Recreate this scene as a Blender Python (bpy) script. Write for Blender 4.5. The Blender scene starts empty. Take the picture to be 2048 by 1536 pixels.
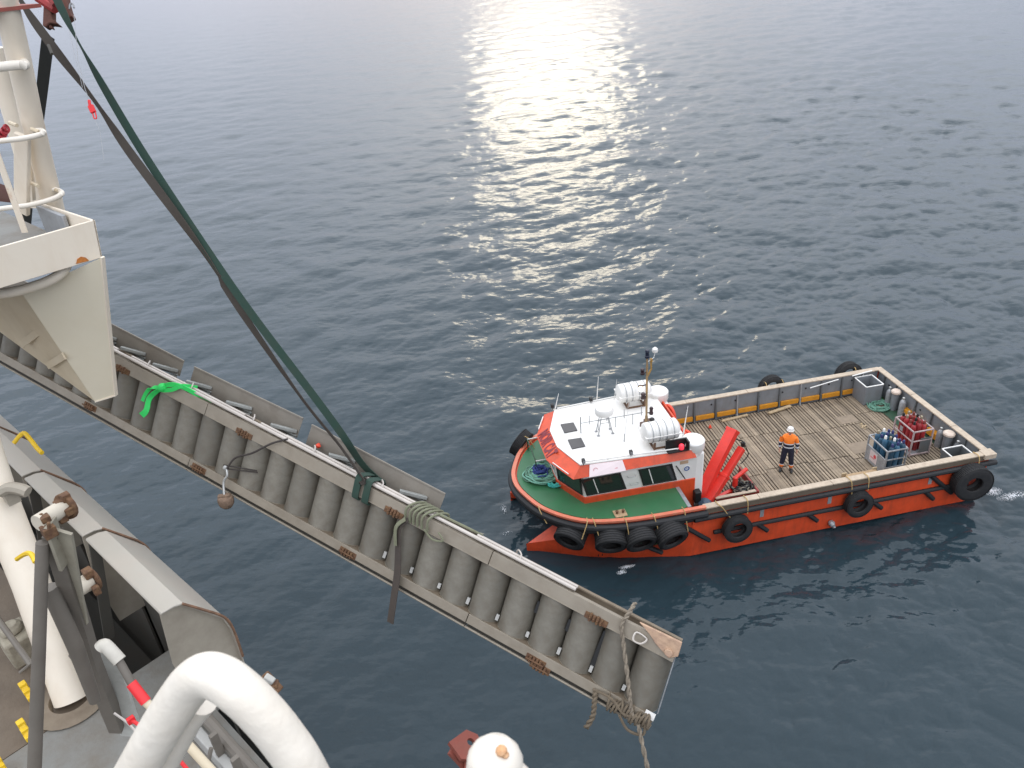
import bpy, math, random
import numpy as np
from mathutils import Vector, Matrix
random.seed(7); rng = np.random.default_rng(11)
SC = bpy.context.scene
rad = math.radians
V = Vector

# ------------------------------------------------------------------ camera
H = 17.95                                   # eye height above the sea
PITCH, ROLL = rad(29.93), rad(-4.94)
cp, sp_ = math.cos(PITCH), math.sin(PITCH)
FW = V((0, cp, -sp_)); U0 = V((0, sp_, cp)); R0 = V((1, 0, 0))
c_, s_ = math.cos(ROLL), math.sin(ROLL)
RT = c_ * R0 + s_ * U0; UP = -s_ * R0 + c_ * U0
CAM = V((0, 0, H))
cd = bpy.data.cameras.new('camera'); cam = bpy.data.objects.new('camera', cd)
SC.collection.objects.link(cam); SC.camera = cam
mw = Matrix((RT, UP, -FW)).transposed().to_4x4(); mw.translation = CAM
cam.matrix_world = mw
cd.sensor_width = 36; cd.lens = 1560 / 2048 * 36
cd.clip_start = 0.05; cd.clip_end = 20000
cd.dof.use_dof = True; cd.dof.focus_distance = 18; cd.dof.aperture_fstop = 13

# ------------------------------------------------------------------ sky, sun, exposure
SUN_EL, SUN_AZ = rad(12.5), rad(4.5)        # azimuth from +Y towards +X
wd = bpy.data.worlds.new('World'); SC.world = wd; wd.use_nodes = True
wn = wd.node_tree; wn.nodes.clear()
def N(nt, t, **k):
    n = nt.nodes.new(t)
    for a, b in k.items():
        if a.startswith('i_'): n.inputs[a[2:].replace('_', ' ')].default_value = b
        else: setattr(n, a, b)
    return n
wo = N(wn, 'ShaderNodeOutputWorld'); bg = N(wn, 'ShaderNodeBackground'); bg.inputs['Strength'].default_value = 0.1
sky = N(wn, 'ShaderNodeTexSky'); sky.sky_type = 'NISHITA'; sky.sun_disc = False
sky.sun_elevation = SUN_EL; sky.sun_rotation = SUN_AZ
tc = N(wn, 'ShaderNodeTexCoord')
mp = N(wn, 'ShaderNodeMapping'); mp.inputs['Scale'].default_value = (1.3, 1.3, 3.4)
wn.links.new(tc.outputs['Generated'], mp.inputs['Vector'])
nz = N(wn, 'ShaderNodeTexNoise'); nz.inputs['Scale'].default_value = 2.3; nz.inputs['Detail'].default_value = 7; nz.inputs['Roughness'].default_value = .55
wn.links.new(mp.outputs[0], nz.inputs['Vector'])
cr = N(wn, 'ShaderNodeValToRGB'); cr.color_ramp.elements[0].position = .3; cr.color_ramp.elements[1].position = .72
cr.color_ramp.elements[0].color = (9.0, 9.3, 10.0, 1); cr.color_ramp.elements[1].color = (13.8, 13.7, 13.9, 1)
wn.links.new(nz.outputs['Fac'], cr.inputs['Fac'])
# thin cloud lit from behind round the sun
sd = V((math.sin(SUN_AZ) * math.cos(SUN_EL), math.cos(SUN_AZ) * math.cos(SUN_EL), math.sin(SUN_EL)))
dt = N(wn, 'ShaderNodeVectorMath', operation='DOT_PRODUCT'); dt.inputs[1].default_value = sd
nm = N(wn, 'ShaderNodeVectorMath', operation='NORMALIZE'); wn.links.new(tc.outputs['Generated'], nm.inputs[0])
wn.links.new(nm.outputs[0], dt.inputs[0])
mx = N(wn, 'ShaderNodeMath', operation='MAXIMUM'); mx.inputs[1].default_value = 0; wn.links.new(dt.outputs['Value'], mx.inputs[0])
pw = N(wn, 'ShaderNodeMath', operation='POWER'); pw.inputs[1].default_value = 40; wn.links.new(mx.outputs[0], pw.inputs[0])
gl = N(wn, 'ShaderNodeVectorMath', operation='SCALE'); gl.inputs[0].default_value = (4.2, 3.7, 2.7); wn.links.new(pw.outputs[0], gl.inputs['Scale'])
ad = N(wn, 'ShaderNodeVectorMath', operation='ADD'); wn.links.new(cr.outputs[0], ad.inputs[0]); wn.links.new(gl.outputs[0], ad.inputs[1])
# overcast: brighter overhead than at the horizon
sxz = N(wn, 'ShaderNodeSeparateXYZ'); wn.links.new(nm.outputs[0], sxz.inputs[0])
ez_ = N(wn, 'ShaderNodeMapRange'); ez_.inputs['From Min'].default_value = 0; ez_.inputs['From Max'].default_value = .55; ez_.inputs['To Min'].default_value = 0; ez_.inputs['To Max'].default_value = 1
wn.links.new(sxz.outputs['Z'], ez_.inputs['Value'])
tint = N(wn, 'ShaderNodeMix', data_type='RGBA'); tint.inputs['A'].default_value = (.46, .51, .63, 1); tint.inputs['B'].default_value = (1.74, 1.80, 1.88, 1); wn.links.new(ez_.outputs[0], tint.inputs['Factor'])
mul = N(wn, 'ShaderNodeVectorMath', operation='MULTIPLY'); wn.links.new(ad.outputs[0], mul.inputs[0]); wn.links.new(tint.outputs['Result'], mul.inputs[1])
mix = N(wn, 'ShaderNodeMix', data_type='RGBA'); mix.inputs['Factor'].default_value = .94
wn.links.new(sky.outputs[0], mix.inputs['A']); wn.links.new(mul.outputs[0], mix.inputs['B'])
wn.links.new(mix.outputs['Result'], bg.inputs['Color']); wn.links.new(bg.outputs[0], wo.inputs[0])
sl = bpy.data.lights.new('sun', 'SUN'); sl.energy = .5; sl.angle = rad(10.5); sl.color = (.20, .172, .122)
so = bpy.data.objects.new('sun', sl); SC.collection.objects.link(so)
so.rotation_euler = (-sd).to_track_quat('-Z', 'Y').to_euler(); so.location = (0, 0, 60)
vs = SC.view_settings; vs.view_transform = 'Standard'; vs.look = 'None'; vs.exposure = 0; vs.gamma = 1; vs.use_curve_mapping = False

# ------------------------------------------------------------------ materials
MATS = {}
def mat(name, col, rough=.5, metal=0, var=.12, dirt=0, dirtcol=(.09, .065, .045), rust=0, rustcol=(.22, .07, .02), scale=3, bump=.0, bscale=30, rnd=0, spec=.5, streak=0):
    if name in MATS: return MATS[name]
    m = bpy.data.materials.new(name); m.use_nodes = True; nt = m.node_tree
    b = nt.nodes['Principled BSDF']; b.inputs['Roughness'].default_value = rough; b.inputs['Metallic'].default_value = metal
    b.inputs['Specular IOR Level'].default_value = spec
    t = N(nt, 'ShaderNodeTexCoord')
    n1 = N(nt, 'ShaderNodeTexNoise', i_Scale=scale, i_Detail=6, i_Roughness=.6); nt.links.new(t.outputs['Object'], n1.inputs['Vector'])
    r1 = N(nt, 'ShaderNodeMapRange'); r1.inputs['From Min'].default_value = .25; r1.inputs['From Max'].default_value = .75
    r1.inputs['To Min'].default_value = 1 - var; r1.inputs['To Max'].default_value = 1 + var
    nt.links.new(n1.outputs['Fac'], r1.inputs['Value'])
    last = r1.outputs[0]
    if rnd:
        oi = N(nt, 'ShaderNodeObjectInfo'); r2 = N(nt, 'ShaderNodeMapRange')
        r2.inputs['To Min'].default_value = 1 - rnd; r2.inputs['To Max'].default_value = 1 + rnd
        nt.links.new(oi.outputs['Random'], r2.inputs['Value'])
        mm = N(nt, 'ShaderNodeMath', operation='MULTIPLY'); nt.links.new(last, mm.inputs[0]); nt.links.new(r2.outputs[0], mm.inputs[1]); last = mm.outputs[0]
    sc = N(nt, 'ShaderNodeVectorMath', operation='SCALE'); sc.inputs[0].default_value = col; nt.links.new(last, sc.inputs['Scale'])
    cout = sc.outputs[0]
    def over(cin, colr, amt, scl, lo, hi, st=False):
        n = N(nt, 'ShaderNodeTexNoise', i_Scale=scl, i_Detail=8, i_Roughness=.65)
        if st:
            mpp = N(nt, 'ShaderNodeMapping'); mpp.inputs['Scale'].default_value = (1, 1, .18); nt.links.new(t.outputs['Object'], mpp.inputs['Vector']); nt.links.new(mpp.outputs[0], n.inputs['Vector'])
        else: nt.links.new(t.outputs['Object'], n.inputs['Vector'])
        rr = N(nt, 'ShaderNodeMapRange'); rr.inputs['From Min'].default_value = lo; rr.inputs['From Max'].default_value = hi
        rr.inputs['To Max'].default_value = amt; nt.links.new(n.outputs['Fac'], rr.inputs['Value'])
        mi = N(nt, 'ShaderNodeMix', data_type='RGBA'); nt.links.new(rr.outputs[0], mi.inputs['Factor']); nt.links.new(cin, mi.inputs['A']); mi.inputs['B'].default_value = (*colr, 1)
        return mi.outputs['Result']
    if dirt: cout = over(cout, dirtcol, dirt, scale * 1.7, .42, .72)
    if streak: cout = over(cout, dirtcol, streak, scale * 3, .48, .75, True)
    if rust: cout = over(cout, rustcol, .9, scale * 1.9, .72 - .16 * rust, .80 - .12 * rust)
    nt.links.new(cout, b.inputs['Base Color'])
    r3 = N(nt, 'ShaderNodeMapRange'); r3.inputs['To Min'].default_value = max(0, rough - .1); r3.inputs['To Max'].default_value = min(1, rough + .14)
    nt.links.new(n1.outputs['Fac'], r3.inputs['Value']); nt.links.new(r3.outputs[0], b.inputs['Roughness'])
    if bump:
        n2 = N(nt, 'ShaderNodeTexNoise', i_Scale=bscale, i_Detail=4); nt.links.new(t.outputs['Object'], n2.inputs['Vector'])
        bm_ = N(nt, 'ShaderNodeBump'); bm_.inputs['Strength'].default_value = bump; bm_.inputs['Distance'].default_value = .02
        nt.links.new(n2.outputs['Fac'], bm_.inputs['Height']); nt.links.new(bm_.outputs[0], b.inputs['Normal'])
    MATS[name] = m; return m

M_ORANGE = mat('orange_red_paint', (.68, .075, .020), .42, var=.16, dirt=.35, dirtcol=(.27, .045, .02), scale=1.3, streak=.55)
M_ANTIF = mat('dark_boot_topping', (.03, .022, .02), .5)
M_WHITE = mat('white_gelcoat', (.80, .78, .74), .38, var=.04, dirt=.10, dirtcol=(.5, .42, .32), scale=1.2)
M_GREEN = mat('green_deck_paint', (.032, .145, .058), .45, dirt=.45, dirtcol=(.06, .13, .07), scale=1.4, streak=.2)
M_GREEND = mat('dark_green_paint', (.02, .075, .04), .6, dirt=.5, scale=3)
M_RUB = mat('black_rubber', (.014, .014, .015), .62, dirt=.3, dirtcol=(.03, .03, .03), scale=5, bump=.3, bscale=20)
M_TYRE = mat('tyre_rubber', (.016, .016, .017), .72, dirt=.5, dirtcol=(.04, .037, .033), scale=6, bump=.3, bscale=25)
M_CAPWOOD = mat('weathered_rail_timber', (.50, .41, .31), .7, dirt=.4, dirtcol=(.22, .15, .10), scale=4, bump=.3)
M_SALMON = mat('worn_orange_rim_paint', (.66, .17, .10), .5, dirt=.4, dirtcol=(.55, .36, .2), scale=3)
M_PLANK = mat('grey_brown_deck_timber', (.275, .215, .15), .8, var=.30, dirt=.35, dirtcol=(.11, .085, .06), scale=2.2, rnd=.28, bump=.4, bscale=40)
M_SUB = mat('dark_subdeck', (.035, .028, .022), .9, dirt=.4)
M_GREYP = mat('grey_bulwark_paint', (.20, .215, .23), .5, dirt=.3, dirtcol=(.12, .10, .08), scale=2, streak=.25)
M_GREYD = mat('dark_grey_bulwark_paint', (.11, .12, .125), .5, dirt=.3, scale=2)
M_YEL = mat('yellow_ochre_paint', (.62, .26, .015), .5, dirt=.35, dirtcol=(.25, .11, .03), scale=4)
M_STEEL = mat('galvanised_steel', (.36, .37, .38), .45, metal=.3, dirt=.3, scale=5)
M_GLASS = mat('dark_window_glass', (.012, .015, .016), .07, var=.02, spec=.7)
M_GLASSG = mat('green_tinted_window_glass', (.02, .035, .03), .08, var=.02, spec=.7)
M_BLACK = mat('black_plastic', (.012, .012, .012), .5)
M_RED = mat('crane_red_paint', (.72, .035, .022), .35, dirt=.15, dirtcol=(.3, .02, .02), scale=3)
M_REDD = mat('dull_red_steel', (.28, .03, .025), .55, dirt=.4, scale=4)
M_BLUEC = mat('blue_cylinder_paint', (.028, .09, .15), .35, rnd=.35, dirt=.25, scale=8)
M_REDC = mat('maroon_cylinder_paint', (.33, .025, .03), .35, rnd=.2, dirt=.2, scale=8)
M_TIN = mat('galvanised_bracket', (.5, .5, .48), .35, metal=.6)
M_BRASS = mat('brass_valve', (.42, .36, .25), .35, metal=.7)
M_NAVYCAP = mat('navy_valve_cap', (.03, .035, .12), .4)
M_ROPEG = mat('green_rope', (.10, .22, .15), .8, dirt=.3, scale=20)
M_ROPET = mat('teal_rope', (.05, .42, .36), .7, dirt=.2, scale=20)
M_ROPEB = mat('blue_rope', (.02, .04, .18), .7, scale=20)
M_ROPEY = mat('tan_rope', (.50, .34, .14), .8, dirt=.3, scale=20)
M_ROPEBR = mat('brown_mooring_rope', (.16, .125, .085), .9, dirt=.5, scale=14)
M_WOODL = mat('pale_timber', (.50, .38, .23), .75, dirt=.4, scale=5)
M_CARD = mat('tan_timber_beam', (.44, .30, .17), .8, dirt=.35, scale=6)
M_LAD = mat('aluminium_stringer', (.29, .25, .195), .5, metal=.15, dirt=.45, dirtcol=(.19, .15, .105), scale=3.2, rust=.12, rustcol=(.22, .12, .05))
M_TREAD = mat('grey_anodised_tread', (.185, .17, .138), .55, metal=.2, var=.14, dirt=.55, dirtcol=(.13, .105, .075), scale=5.5, bump=.15, bscale=14, rnd=.16, streak=.35)
M_TUBE = mat('pale_aluminium_tube', (.52, .47, .42), .38, metal=.2, dirt=.25, dirtcol=(.3, .25, .2), scale=4)
M_GRIME = mat('brown_grimed_plate', (.21, .165, .115), .7, dirt=.6, dirtcol=(.12, .085, .055), scale=4)
M_RUST = mat('rusty_steel', (.12, .060, .032), .85, var=.35, dirt=.6, dirtcol=(.24, .14, .06), scale=16, bump=.6, bscale=40)
M_RUSTR = mat('red_oxide_steel', (.20, .045, .028), .7, var=.2, dirt=.4, scale=7, bump=.2)
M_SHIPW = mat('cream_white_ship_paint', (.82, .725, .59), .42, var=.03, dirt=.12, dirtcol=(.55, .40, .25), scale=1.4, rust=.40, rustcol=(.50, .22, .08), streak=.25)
M_SHIPU = mat('dark_cream_paint', (.66, .56, .40), .5, var=.06, dirt=.35, dirtcol=(.48, .35, .19), scale=1.5)  # darker, browner cream than the main ship paint
M_HOOD = mat('pale_grey_cover_paint', (.42, .385, .325), .42, var=.06, dirt=.3, dirtcol=(.46, .36, .29), scale=1.6, rust=.16, rustcol=(.30, .13, .06))
M_HOODT = mat('tan_grey_inner_plate', (.38, .335, .265), .6, dirt=.3, scale=2)
M_DECKS = mat('grey_ship_deck_paint', (.20, .195, .175), .6, var=.15, dirt=.75, dirtcol=(.13, .095, .06), scale=1.2, bump=.2)
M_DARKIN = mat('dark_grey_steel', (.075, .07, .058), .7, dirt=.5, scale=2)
M_POLE = mat('grimy_grey_pole_paint', (.16, .14, .115), .55, dirt=.6, dirtcol=(.12, .10, .08), scale=3)
M_RAIL = mat('white_handrail_enamel', (.82, .75, .645), .36, var=.04, dirt=.25, dirtcol=(.70, .60, .47), scale=9, rust=.05, rustcol=(.55, .32, .16), bump=.12, bscale=45)
M_KNOB = mat('white_rail_end_paint', (.82, .75, .645), .35, var=.04, rust=.38, rustcol=(.72, .40, .20), scale=9)
M_YELB = mat('bright_yellow_paint', (.80, .52, .02), .5, dirt=.2, dirtcol=(.5, .25, .02), scale=8)
M_REDB = mat('bright_red_sleeve', (.78, .03, .035), .45)
M_SLINGG = mat('green_webbing', (.02, .05, .036), .85, dirt=.4, dirtcol=(.05, .055, .04), scale=6)
M_SLINGB = mat('brown_stained_webbing', (.06, .05, .04), .85, dirt=.5, dirtcol=(.045, .035, .03), scale=5)
M_SLINGK = mat('black_webbing', (.018, .02, .018), .85)
M_LIME = mat('bright_green_webbing', (.03, .62, .12), .6)
M_PALEG = mat('faded_green_webbing', (.19, .195, .125), .85, dirt=.4, scale=9)
M_HIVIS = mat('hi_vis_orange_cloth', (.95, .22, .02), .7)
M_NAVY = mat('navy_cloth', (.012, .013, .03), .85)
M_REFL = mat('silver_reflective_tape', (.62, .64, .66), .4)
M_SKIN = mat('skin', (.48, .27, .19), .5)
M_FOAM = mat('white_foam', (.75, .78, .80), .6)
def emis(name, col, st):
    m = bpy.data.materials.new(name); m.use_nodes = True; b = m.node_tree.nodes['Principled BSDF']
    b.inputs['Base Color'].default_value = (*col, 1); b.inputs['Emission Color'].default_value = (*col, 1); b.inputs['Emission Strength'].default_value = st; return m
M_LAMP = emis('lit_lamp', (1, .82, .5), 14)
M_NAVR = emis('red_side_light', (.9, .05, .08), .6)
mat('maroon_lettering', (.22, .02, .03), .5)

# ------------------------------------------------------------------ mesh builder
def perp(t):
    t = t.normalized(); a = V((0, 0, 1)) if abs(t.z) < .9 else V((1, 0, 0))
    x = t.cross(a).normalized(); return x, t.cross(x).normalized()
class MB:
    def __init__(s): s.v = []; s.f = []; s.m = []
    def add(s, vs, fs, mi=0):
        o = len(s.v); s.v += [V(p) for p in vs]; s.f += [[i + o for i in f] for f in fs]; s.m += [mi] * len(fs); return s
    def box(s, c, d, ax=None, mi=0):
        c = V(c); X, Y, Z = ax or (V((1, 0, 0)), V((0, 1, 0)), V((0, 0, 1)))
        vs = [c + X * (d[0] / 2 * i) + Y * (d[1] / 2 * j) + Z * (d[2] / 2 * k) for k in (-1, 1) for j in (-1, 1) for i in (-1, 1)]
        return s.add(vs, [[0, 2, 3, 1], [4, 5, 7, 6], [0, 1, 5, 4], [2, 6, 7, 3], [0, 4, 6, 2], [1, 3, 7, 5]], mi)
    def bb(s, a, b, mi=0):
        a, b = V(a), V(b); return s.box((a + b) / 2, [abs(x) for x in (b - a)], mi=mi)
    def beam(s, a, b, w, h, up=(0, 0, 1), mi=0):
        a, b = V(a), V(b); t = (b - a).normalized(); Y = V(up).cross(t)
        Y = Y.normalized() if Y.length > 1e-4 else perp(t)[0]; Z = t.cross(Y)
        return s.box((a + b) / 2, ((b - a).length, w, h), (t, Y, Z), mi)
    def tube(s, P, r, n=10, closed=False, cap=True, mi=0):
        P = [V(p) for p in P]; k = len(P); rr = r if isinstance(r, (list, tuple)) else [r] * k
        x = None; vs = []
        for i, p in enumerate(P):
            if closed: t = P[(i + 1) % k] - P[i - 1]
            else: t = P[min(i + 1, k - 1)] - P[max(i - 1, 0)]
            t.normalize()
            if x is None: x, _ = perp(t)
            x = (x - t * x.dot(t)).normalized(); y = t.cross(x)
            for j in range(n):
                a = 2 * math.pi * j / n; vs.append(p + x * (rr[i] * math.cos(a)) + y * (rr[i] * math.sin(a)))
        fs = []
        for i in range(k if closed else k - 1):
            for j in range(n):
                a, b = i * n, ((i + 1) % k) * n; j2 = (j + 1) % n; fs.append([a + j, a + j2, b + j2, b + j])
        if cap and not closed: fs += [list(range(n))[::-1], [(k - 1) * n + j for j in range(n)]]
        return s.add(vs, fs, mi)
    def prism(s, poly, vec, mi=0):
        n = len(poly); P = [V(p) for p in poly]; vec = V(vec)
        vs = P + [p + vec for p in P]
        fs = [list(range(n))[::-1], [n + i for i in range(n)]] + [[i, (i + 1) % n, n + (i + 1) % n, n + i] for i in range(n)]
        return s.add(vs, fs, mi)
    def plate(s, poly, th, mi=0):
        P = [V(p) for p in poly]; nn = V((0, 0, 0))
        for i in range(1, len(P) - 1): nn += (P[i] - P[0]).cross(P[i + 1] - P[0])
        nn.normalize(); return s.prism([p - nn * th / 2 for p in P], nn * th, mi)
    def lathe(s, prof, c, axis=(0, 0, 1), n=20, mi=0):
        c = V(c); t = V(axis).normalized(); x, y = perp(t); k = len(prof); vs = []
        for r, z in prof:
            for j in range(n):
                a = 2 * math.pi * j / n; vs.append(c + t * z + x * (r * math.cos(a)) + y * (r * math.sin(a)))
        fs = [[i * n + j, i * n + (j + 1) % n, (i + 1) * n + (j + 1) % n, (i + 1) * n + j] for i in range(k - 1) for j in range(n)]
        if prof[0][0] > 1e-6: fs.append(list(range(n))[::-1])
        if prof[-1][0] > 1e-6: fs.append([(k - 1) * n + j for j in range(n)])
        return s.add(vs, fs, mi)
    def ring(s, prof, c, axis, n=32, mi=0):          # closed profile revolved
        c = V(c); t = V(axis).normalized(); x, y = perp(t); k = len(prof); vs = []
        for r, z in prof:
            for j in range(n):
                a = 2 * math.pi * j / n; vs.append(c + t * z + x * (r * math.cos(a)) + y * (r * math.sin(a)))
        return s.add(vs, [[i * n + j, i * n + (j + 1) % n, ((i + 1) % k) * n + (j + 1) % n, ((i + 1) % k) * n + j] for i in range(k) for j in range(n)], mi)
    def ribbon(s, P, w, sides, th=.008, mi=0):
        P = [V(p) for p in P]; k = len(P); vs = []
        ww = w if isinstance(w, (list, tuple)) else [w] * k
        for i, p in enumerate(P):
            t = (P[min(i + 1, k - 1)] - P[max(i - 1, 0)]).normalized(); sd_ = V(sides[i]); sd_ = (sd_ - t * sd_.dot(t)).normalized(); nn = t.cross(sd_)
            for a, b in ((-1, -1), (1, -1), (1, 1), (-1, 1)): vs.append(p + sd_ * (ww[i] / 2 * a) + nn * (th / 2 * b))
        fs = [[3, 2, 1, 0], [(k - 1) * 4 + j for j in range(4)]]
        for i in range(k - 1):
            for j in range(4): fs.append([i * 4 + j, i * 4 + (j + 1) % 4, (i + 1) * 4 + (j + 1) % 4, (i + 1) * 4 + j])
        return s.add(vs, fs, mi)
    def mesh(s, name, mats, org=(0, 0, 0)):
        me = bpy.data.meshes.new(name); o = V(org)
        me.from_pydata([tuple(p - o) for p in s.v], [], s.f)
        for m in (mats if isinstance(mats, (list, tuple)) else [mats]): me.materials.append(m)
        if len(me.materials) > 1: me.polygons.foreach_set('material_index', s.m)
        me.polygons.foreach_set('use_smooth', [True] * len(me.polygons)); me.validate(); me.update()
        import bmesh
        b = bmesh.new(); b.from_mesh(me); bmesh.ops.recalc_face_normals(b, faces=b.faces); b.to_mesh(me); b.free()
        me.set_sharp_from_angle(angle=rad(32)); return me
ORG = {}
def link(o, parent=None):
    SC.collection.objects.link(o)
    if parent: o.parent = parent
    return o
def tag(o, label, cat=None, group=None, kind=None):
    if label: o['label'] = label
    if cat: o['category'] = cat
    if group: o['group'] = group
    if kind: o['kind'] = kind
    return o
def thing(name, label, cat, frame, org=(0, 0, 0), group=None):
    o = link(bpy.data.objects.new(name, None)); o.empty_display_size = .2
    o.matrix_world = frame @ Matrix.Translation(V(org)); ORG[o.name] = V(org); return tag(o, label, cat, group)
def bev(o, w):
    if w:
        b = o.modifiers.new('bevel', 'BEVEL'); b.width = w; b.segments = 2; b.limit_method = 'ANGLE'; b.angle_limit = rad(40)
    return o
def part(name, mb, mats, parent, label=None, bevel=0):
    org = ORG[parent.name]; o = link(bpy.data.objects.new(name, mb.mesh(name, mats, org)), parent); ORG[o.name] = org
    if label: o['label'] = label
    return bev(o, bevel)
def single(name, mb, mats, label, cat, frame, org=(0, 0, 0), group=None, kind=None, bevel=0):
    o = link(bpy.data.objects.new(name, mb.mesh(name, mats, org))); o.matrix_world = frame @ Matrix.Translation(V(org)); ORG[o.name] = V(org)
    return bev(tag(o, label, cat, group, kind), bevel)
def copy_thing(root, mw_, label=None):
    r = root.copy(); link(r); r.matrix_world = mw_
    if label: r['label'] = label
    for ch in root.children:
        c = ch.copy(); link(c, r)
        for g in ch.children: link(g.copy(), c)
    return r
def arc(c, r, a0, a1, n, X=(1, 0, 0), Y=(0, 0, 1)):
    c, X, Y = V(c), V(X), V(Y); return [c + X * (r * math.cos(rad(a0 + (a1 - a0) * i / n))) + Y * (r * math.sin(rad(a0 + (a1 - a0) * i / n))) for i in range(n + 1)]
def smooth(P, n=6, closed=False):
    P = [V(p) for p in P]; out = []; k = len(P)
    for i in range(k if closed else k - 1):
        p0 = P[i - 1] if (i or closed) else P[0]; p1 = P[i]; p2 = P[(i + 1) % k]; p3 = P[(i + 2) % k] if (closed or i + 2 < k) else P[-1]
        for j in range(n):
            t = j / n; out.append(.5 * ((2 * p1) + (p2 - p0) * t + (2 * p0 - 5 * p1 + 4 * p2 - p3) * t * t + (3 * p1 - p0 - 3 * p2 + p3) * t ** 3))
    if not closed: out.append(P[-1])
    return out
WORLD = Matrix.Identity(4)
def at(x, y, d):                               # a point at distance d along the line of sight survey
    return CAM + d * ((x - 1024) / 1560 * RT - (y - 768) / 1560 * UP + FW)

# ------------------------------------------------------------------ sea
def ocean_tile(n, L, wdir, lmin, lmax, lpeak, spread, slope, seed):
    g = np.random.default_rng(seed)
    k1 = np.fft.fftfreq(n, L / n) * 2 * np.pi; kx, ky = np.meshgrid(k1, k1, indexing='ij')
    k = np.hypot(kx, ky); k[0, 0] = 1
    lam = 2 * np.pi / k; th = np.arctan2(ky, kx) - wdir
    S = np.exp(-1.25 * (lam / lpeak) ** 2) / k ** 4
    S *= np.abs(np.cos(th / 2)) ** spread * ((lam > lmin) & (lam < lmax)); S[0, 0] = 0
    hk = np.sqrt(S) * (g.standard_normal((n, n)) + 1j * g.standard_normal((n, n)))
    h = np.fft.ifft2(hk).real
    gx, gy = np.gradient(h, L / n); s = np.sqrt((gx ** 2 + gy ** 2).mean()); f = slope / s
    hk *= f; h *= f
    Dx = np.fft.ifft2(-1j * kx / k * hk).real; Dy = np.fft.ifft2(-1j * ky / k * hk).real
    return h, Dx, Dy
def bil(a, x, y, L):
    n = a.shape[0]; u = (x / L * n) % n; v = (y / L * n) % n
    i = u.astype(int); j = v.astype(int); fu = u - i; fv = v - j; i2 = (i + 1) % n; j2 = (j + 1) % n; i %= n; j %= n
    return a[i, j] * (1 - fu) * (1 - fv) + a[i2, j] * fu * (1 - fv) + a[i, j2] * (1 - fu) * fv + a[i2, j2] * fu * fv
def make_sea():
    WD = rad(-74)
    tiles = [(131., *ocean_tile(1024, 131., WD, 1.6, 60, 8.5, 6, .075, 3), 1.15),
             (37., *ocean_tile(1024, 37., WD + .18, .30, 3.6, 2.4, 6, .130, 5), 1.25),
             (11.3, *ocean_tile(512, 11.3, WD - .35, .07, .7, .35, 6, .092, 8), 1.0)]
    rs = [3.0]
    while rs[-1] < 380: rs.append(rs[-1] + max(.055, (rs[-1] ** 2 + H * H) / (H * 780) * .95))
    rs += [450, 600, 900, 1500, 3000, 6000, 12000]
    fine = np.linspace(-40, 42, 820); coarse = np.linspace(42, 320, 40)[1:-1]
    az = np.radians(np.concatenate([fine, coarse])); r = np.array(rs)
    Rr, A = np.meshgrid(r, az, indexing='ij'); x = Rr * np.sin(A); y = Rr * np.cos(A)
    z = np.zeros_like(x); dx = np.zeros_like(x); dy = np.zeros_like(x)
    nx = .5 + .5 * np.sin(x * .021 + 1.2 * np.sin(y * .017 + .6)); ny = .5 + .5 * np.sin(y * .05 + x * .033 + 2 * np.sin(x * .021))
    calm = np.clip(.62 + .034 * (x + .12 * (y - 20)), .48, 1.75) * (.72 + .46 * nx * ny)       # smoother in the lee on the left
    foot = (Rr ** 2 + H * H) / (H * 780)
    for L, h, Dx, Dy, chop in tiles:
        lmin = {131.: 4., 37.: .7, 11.3: .3}[L]
        fade = np.clip(1.6 - foot / lmin, 0.0, 1) if L < 100 else 1.0; w = (calm if L < 100 else .5 + .5 * calm) * fade
        z += bil(h, x, y, L) * w; dx += chop * bil(Dx, x, y, L) * w; dy += chop * bil(Dy, x, y, L) * w
    near = np.clip((r[:, None] * np.ones_like(x) - 2), 0, 1); z *= near
    co = np.stack([x + dx, y + dy, z], -1).reshape(-1, 3)
    nr, na = x.shape; i, j = np.meshgrid(np.arange(nr - 1), np.arange(na), indexing='ij'); j2 = (j + 1) % na
    q = np.stack([i * na + j, i * na + j2, (i + 1) * na + j2, (i + 1) * na + j], -1).reshape(-1, 4)
    co = np.vstack([co, [[0, 0, 0]]]); cidx = len(co) - 1
    me = bpy.data.meshes.new('sea'); me.vertices.add(len(co)); me.vertices.foreach_set('co', co.ravel())
    tri = np.stack([np.full(na, cidx), (np.arange(na) + 1) % na, np.arange(na)], -1)
    nl = q.size + tri.size; me.loops.add(nl); me.loops.foreach_set('vertex_index', np.concatenate([q[:, ::-1].ravel(), tri[:, ::-1].ravel()]))
    npo = len(q) + len(tri); me.polygons.add(npo)
    st = np.concatenate([np.arange(len(q)) * 4, len(q) * 4 + np.arange(len(tri)) * 3]); me.polygons.foreach_set('loop_start', st)
    me.update(calc_edges=True); me.polygons.foreach_set('use_smooth', [True] * npo)
    return me
sea_me = make_sea()
ms = bpy.data.materials.new('sea_water'); ms.use_nodes = True; nt = ms.node_tree; b = nt.nodes['Principled BSDF']
b.inputs['Base Color'].default_value = (.021, .037, .046, 1); b.inputs['Roughness'].default_value = .06; b.inputs['IOR'].default_value = 1.333
gm = N(nt, 'ShaderNodeNewGeometry')
n1 = N(nt, 'ShaderNodeTexNoise', i_Scale=3.2, i_Detail=3.5, i_Roughness=.55); n2 = N(nt, 'ShaderNodeTexNoise', i_Scale=.9, i_Detail=3, i_Roughness=.5)
mpa = N(nt, 'ShaderNodeMapping'); mpa.inputs['Rotation'].default_value = (0, 0, rad(22)); mpa.inputs['Scale'].default_value = (.45, 1, 1)
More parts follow.
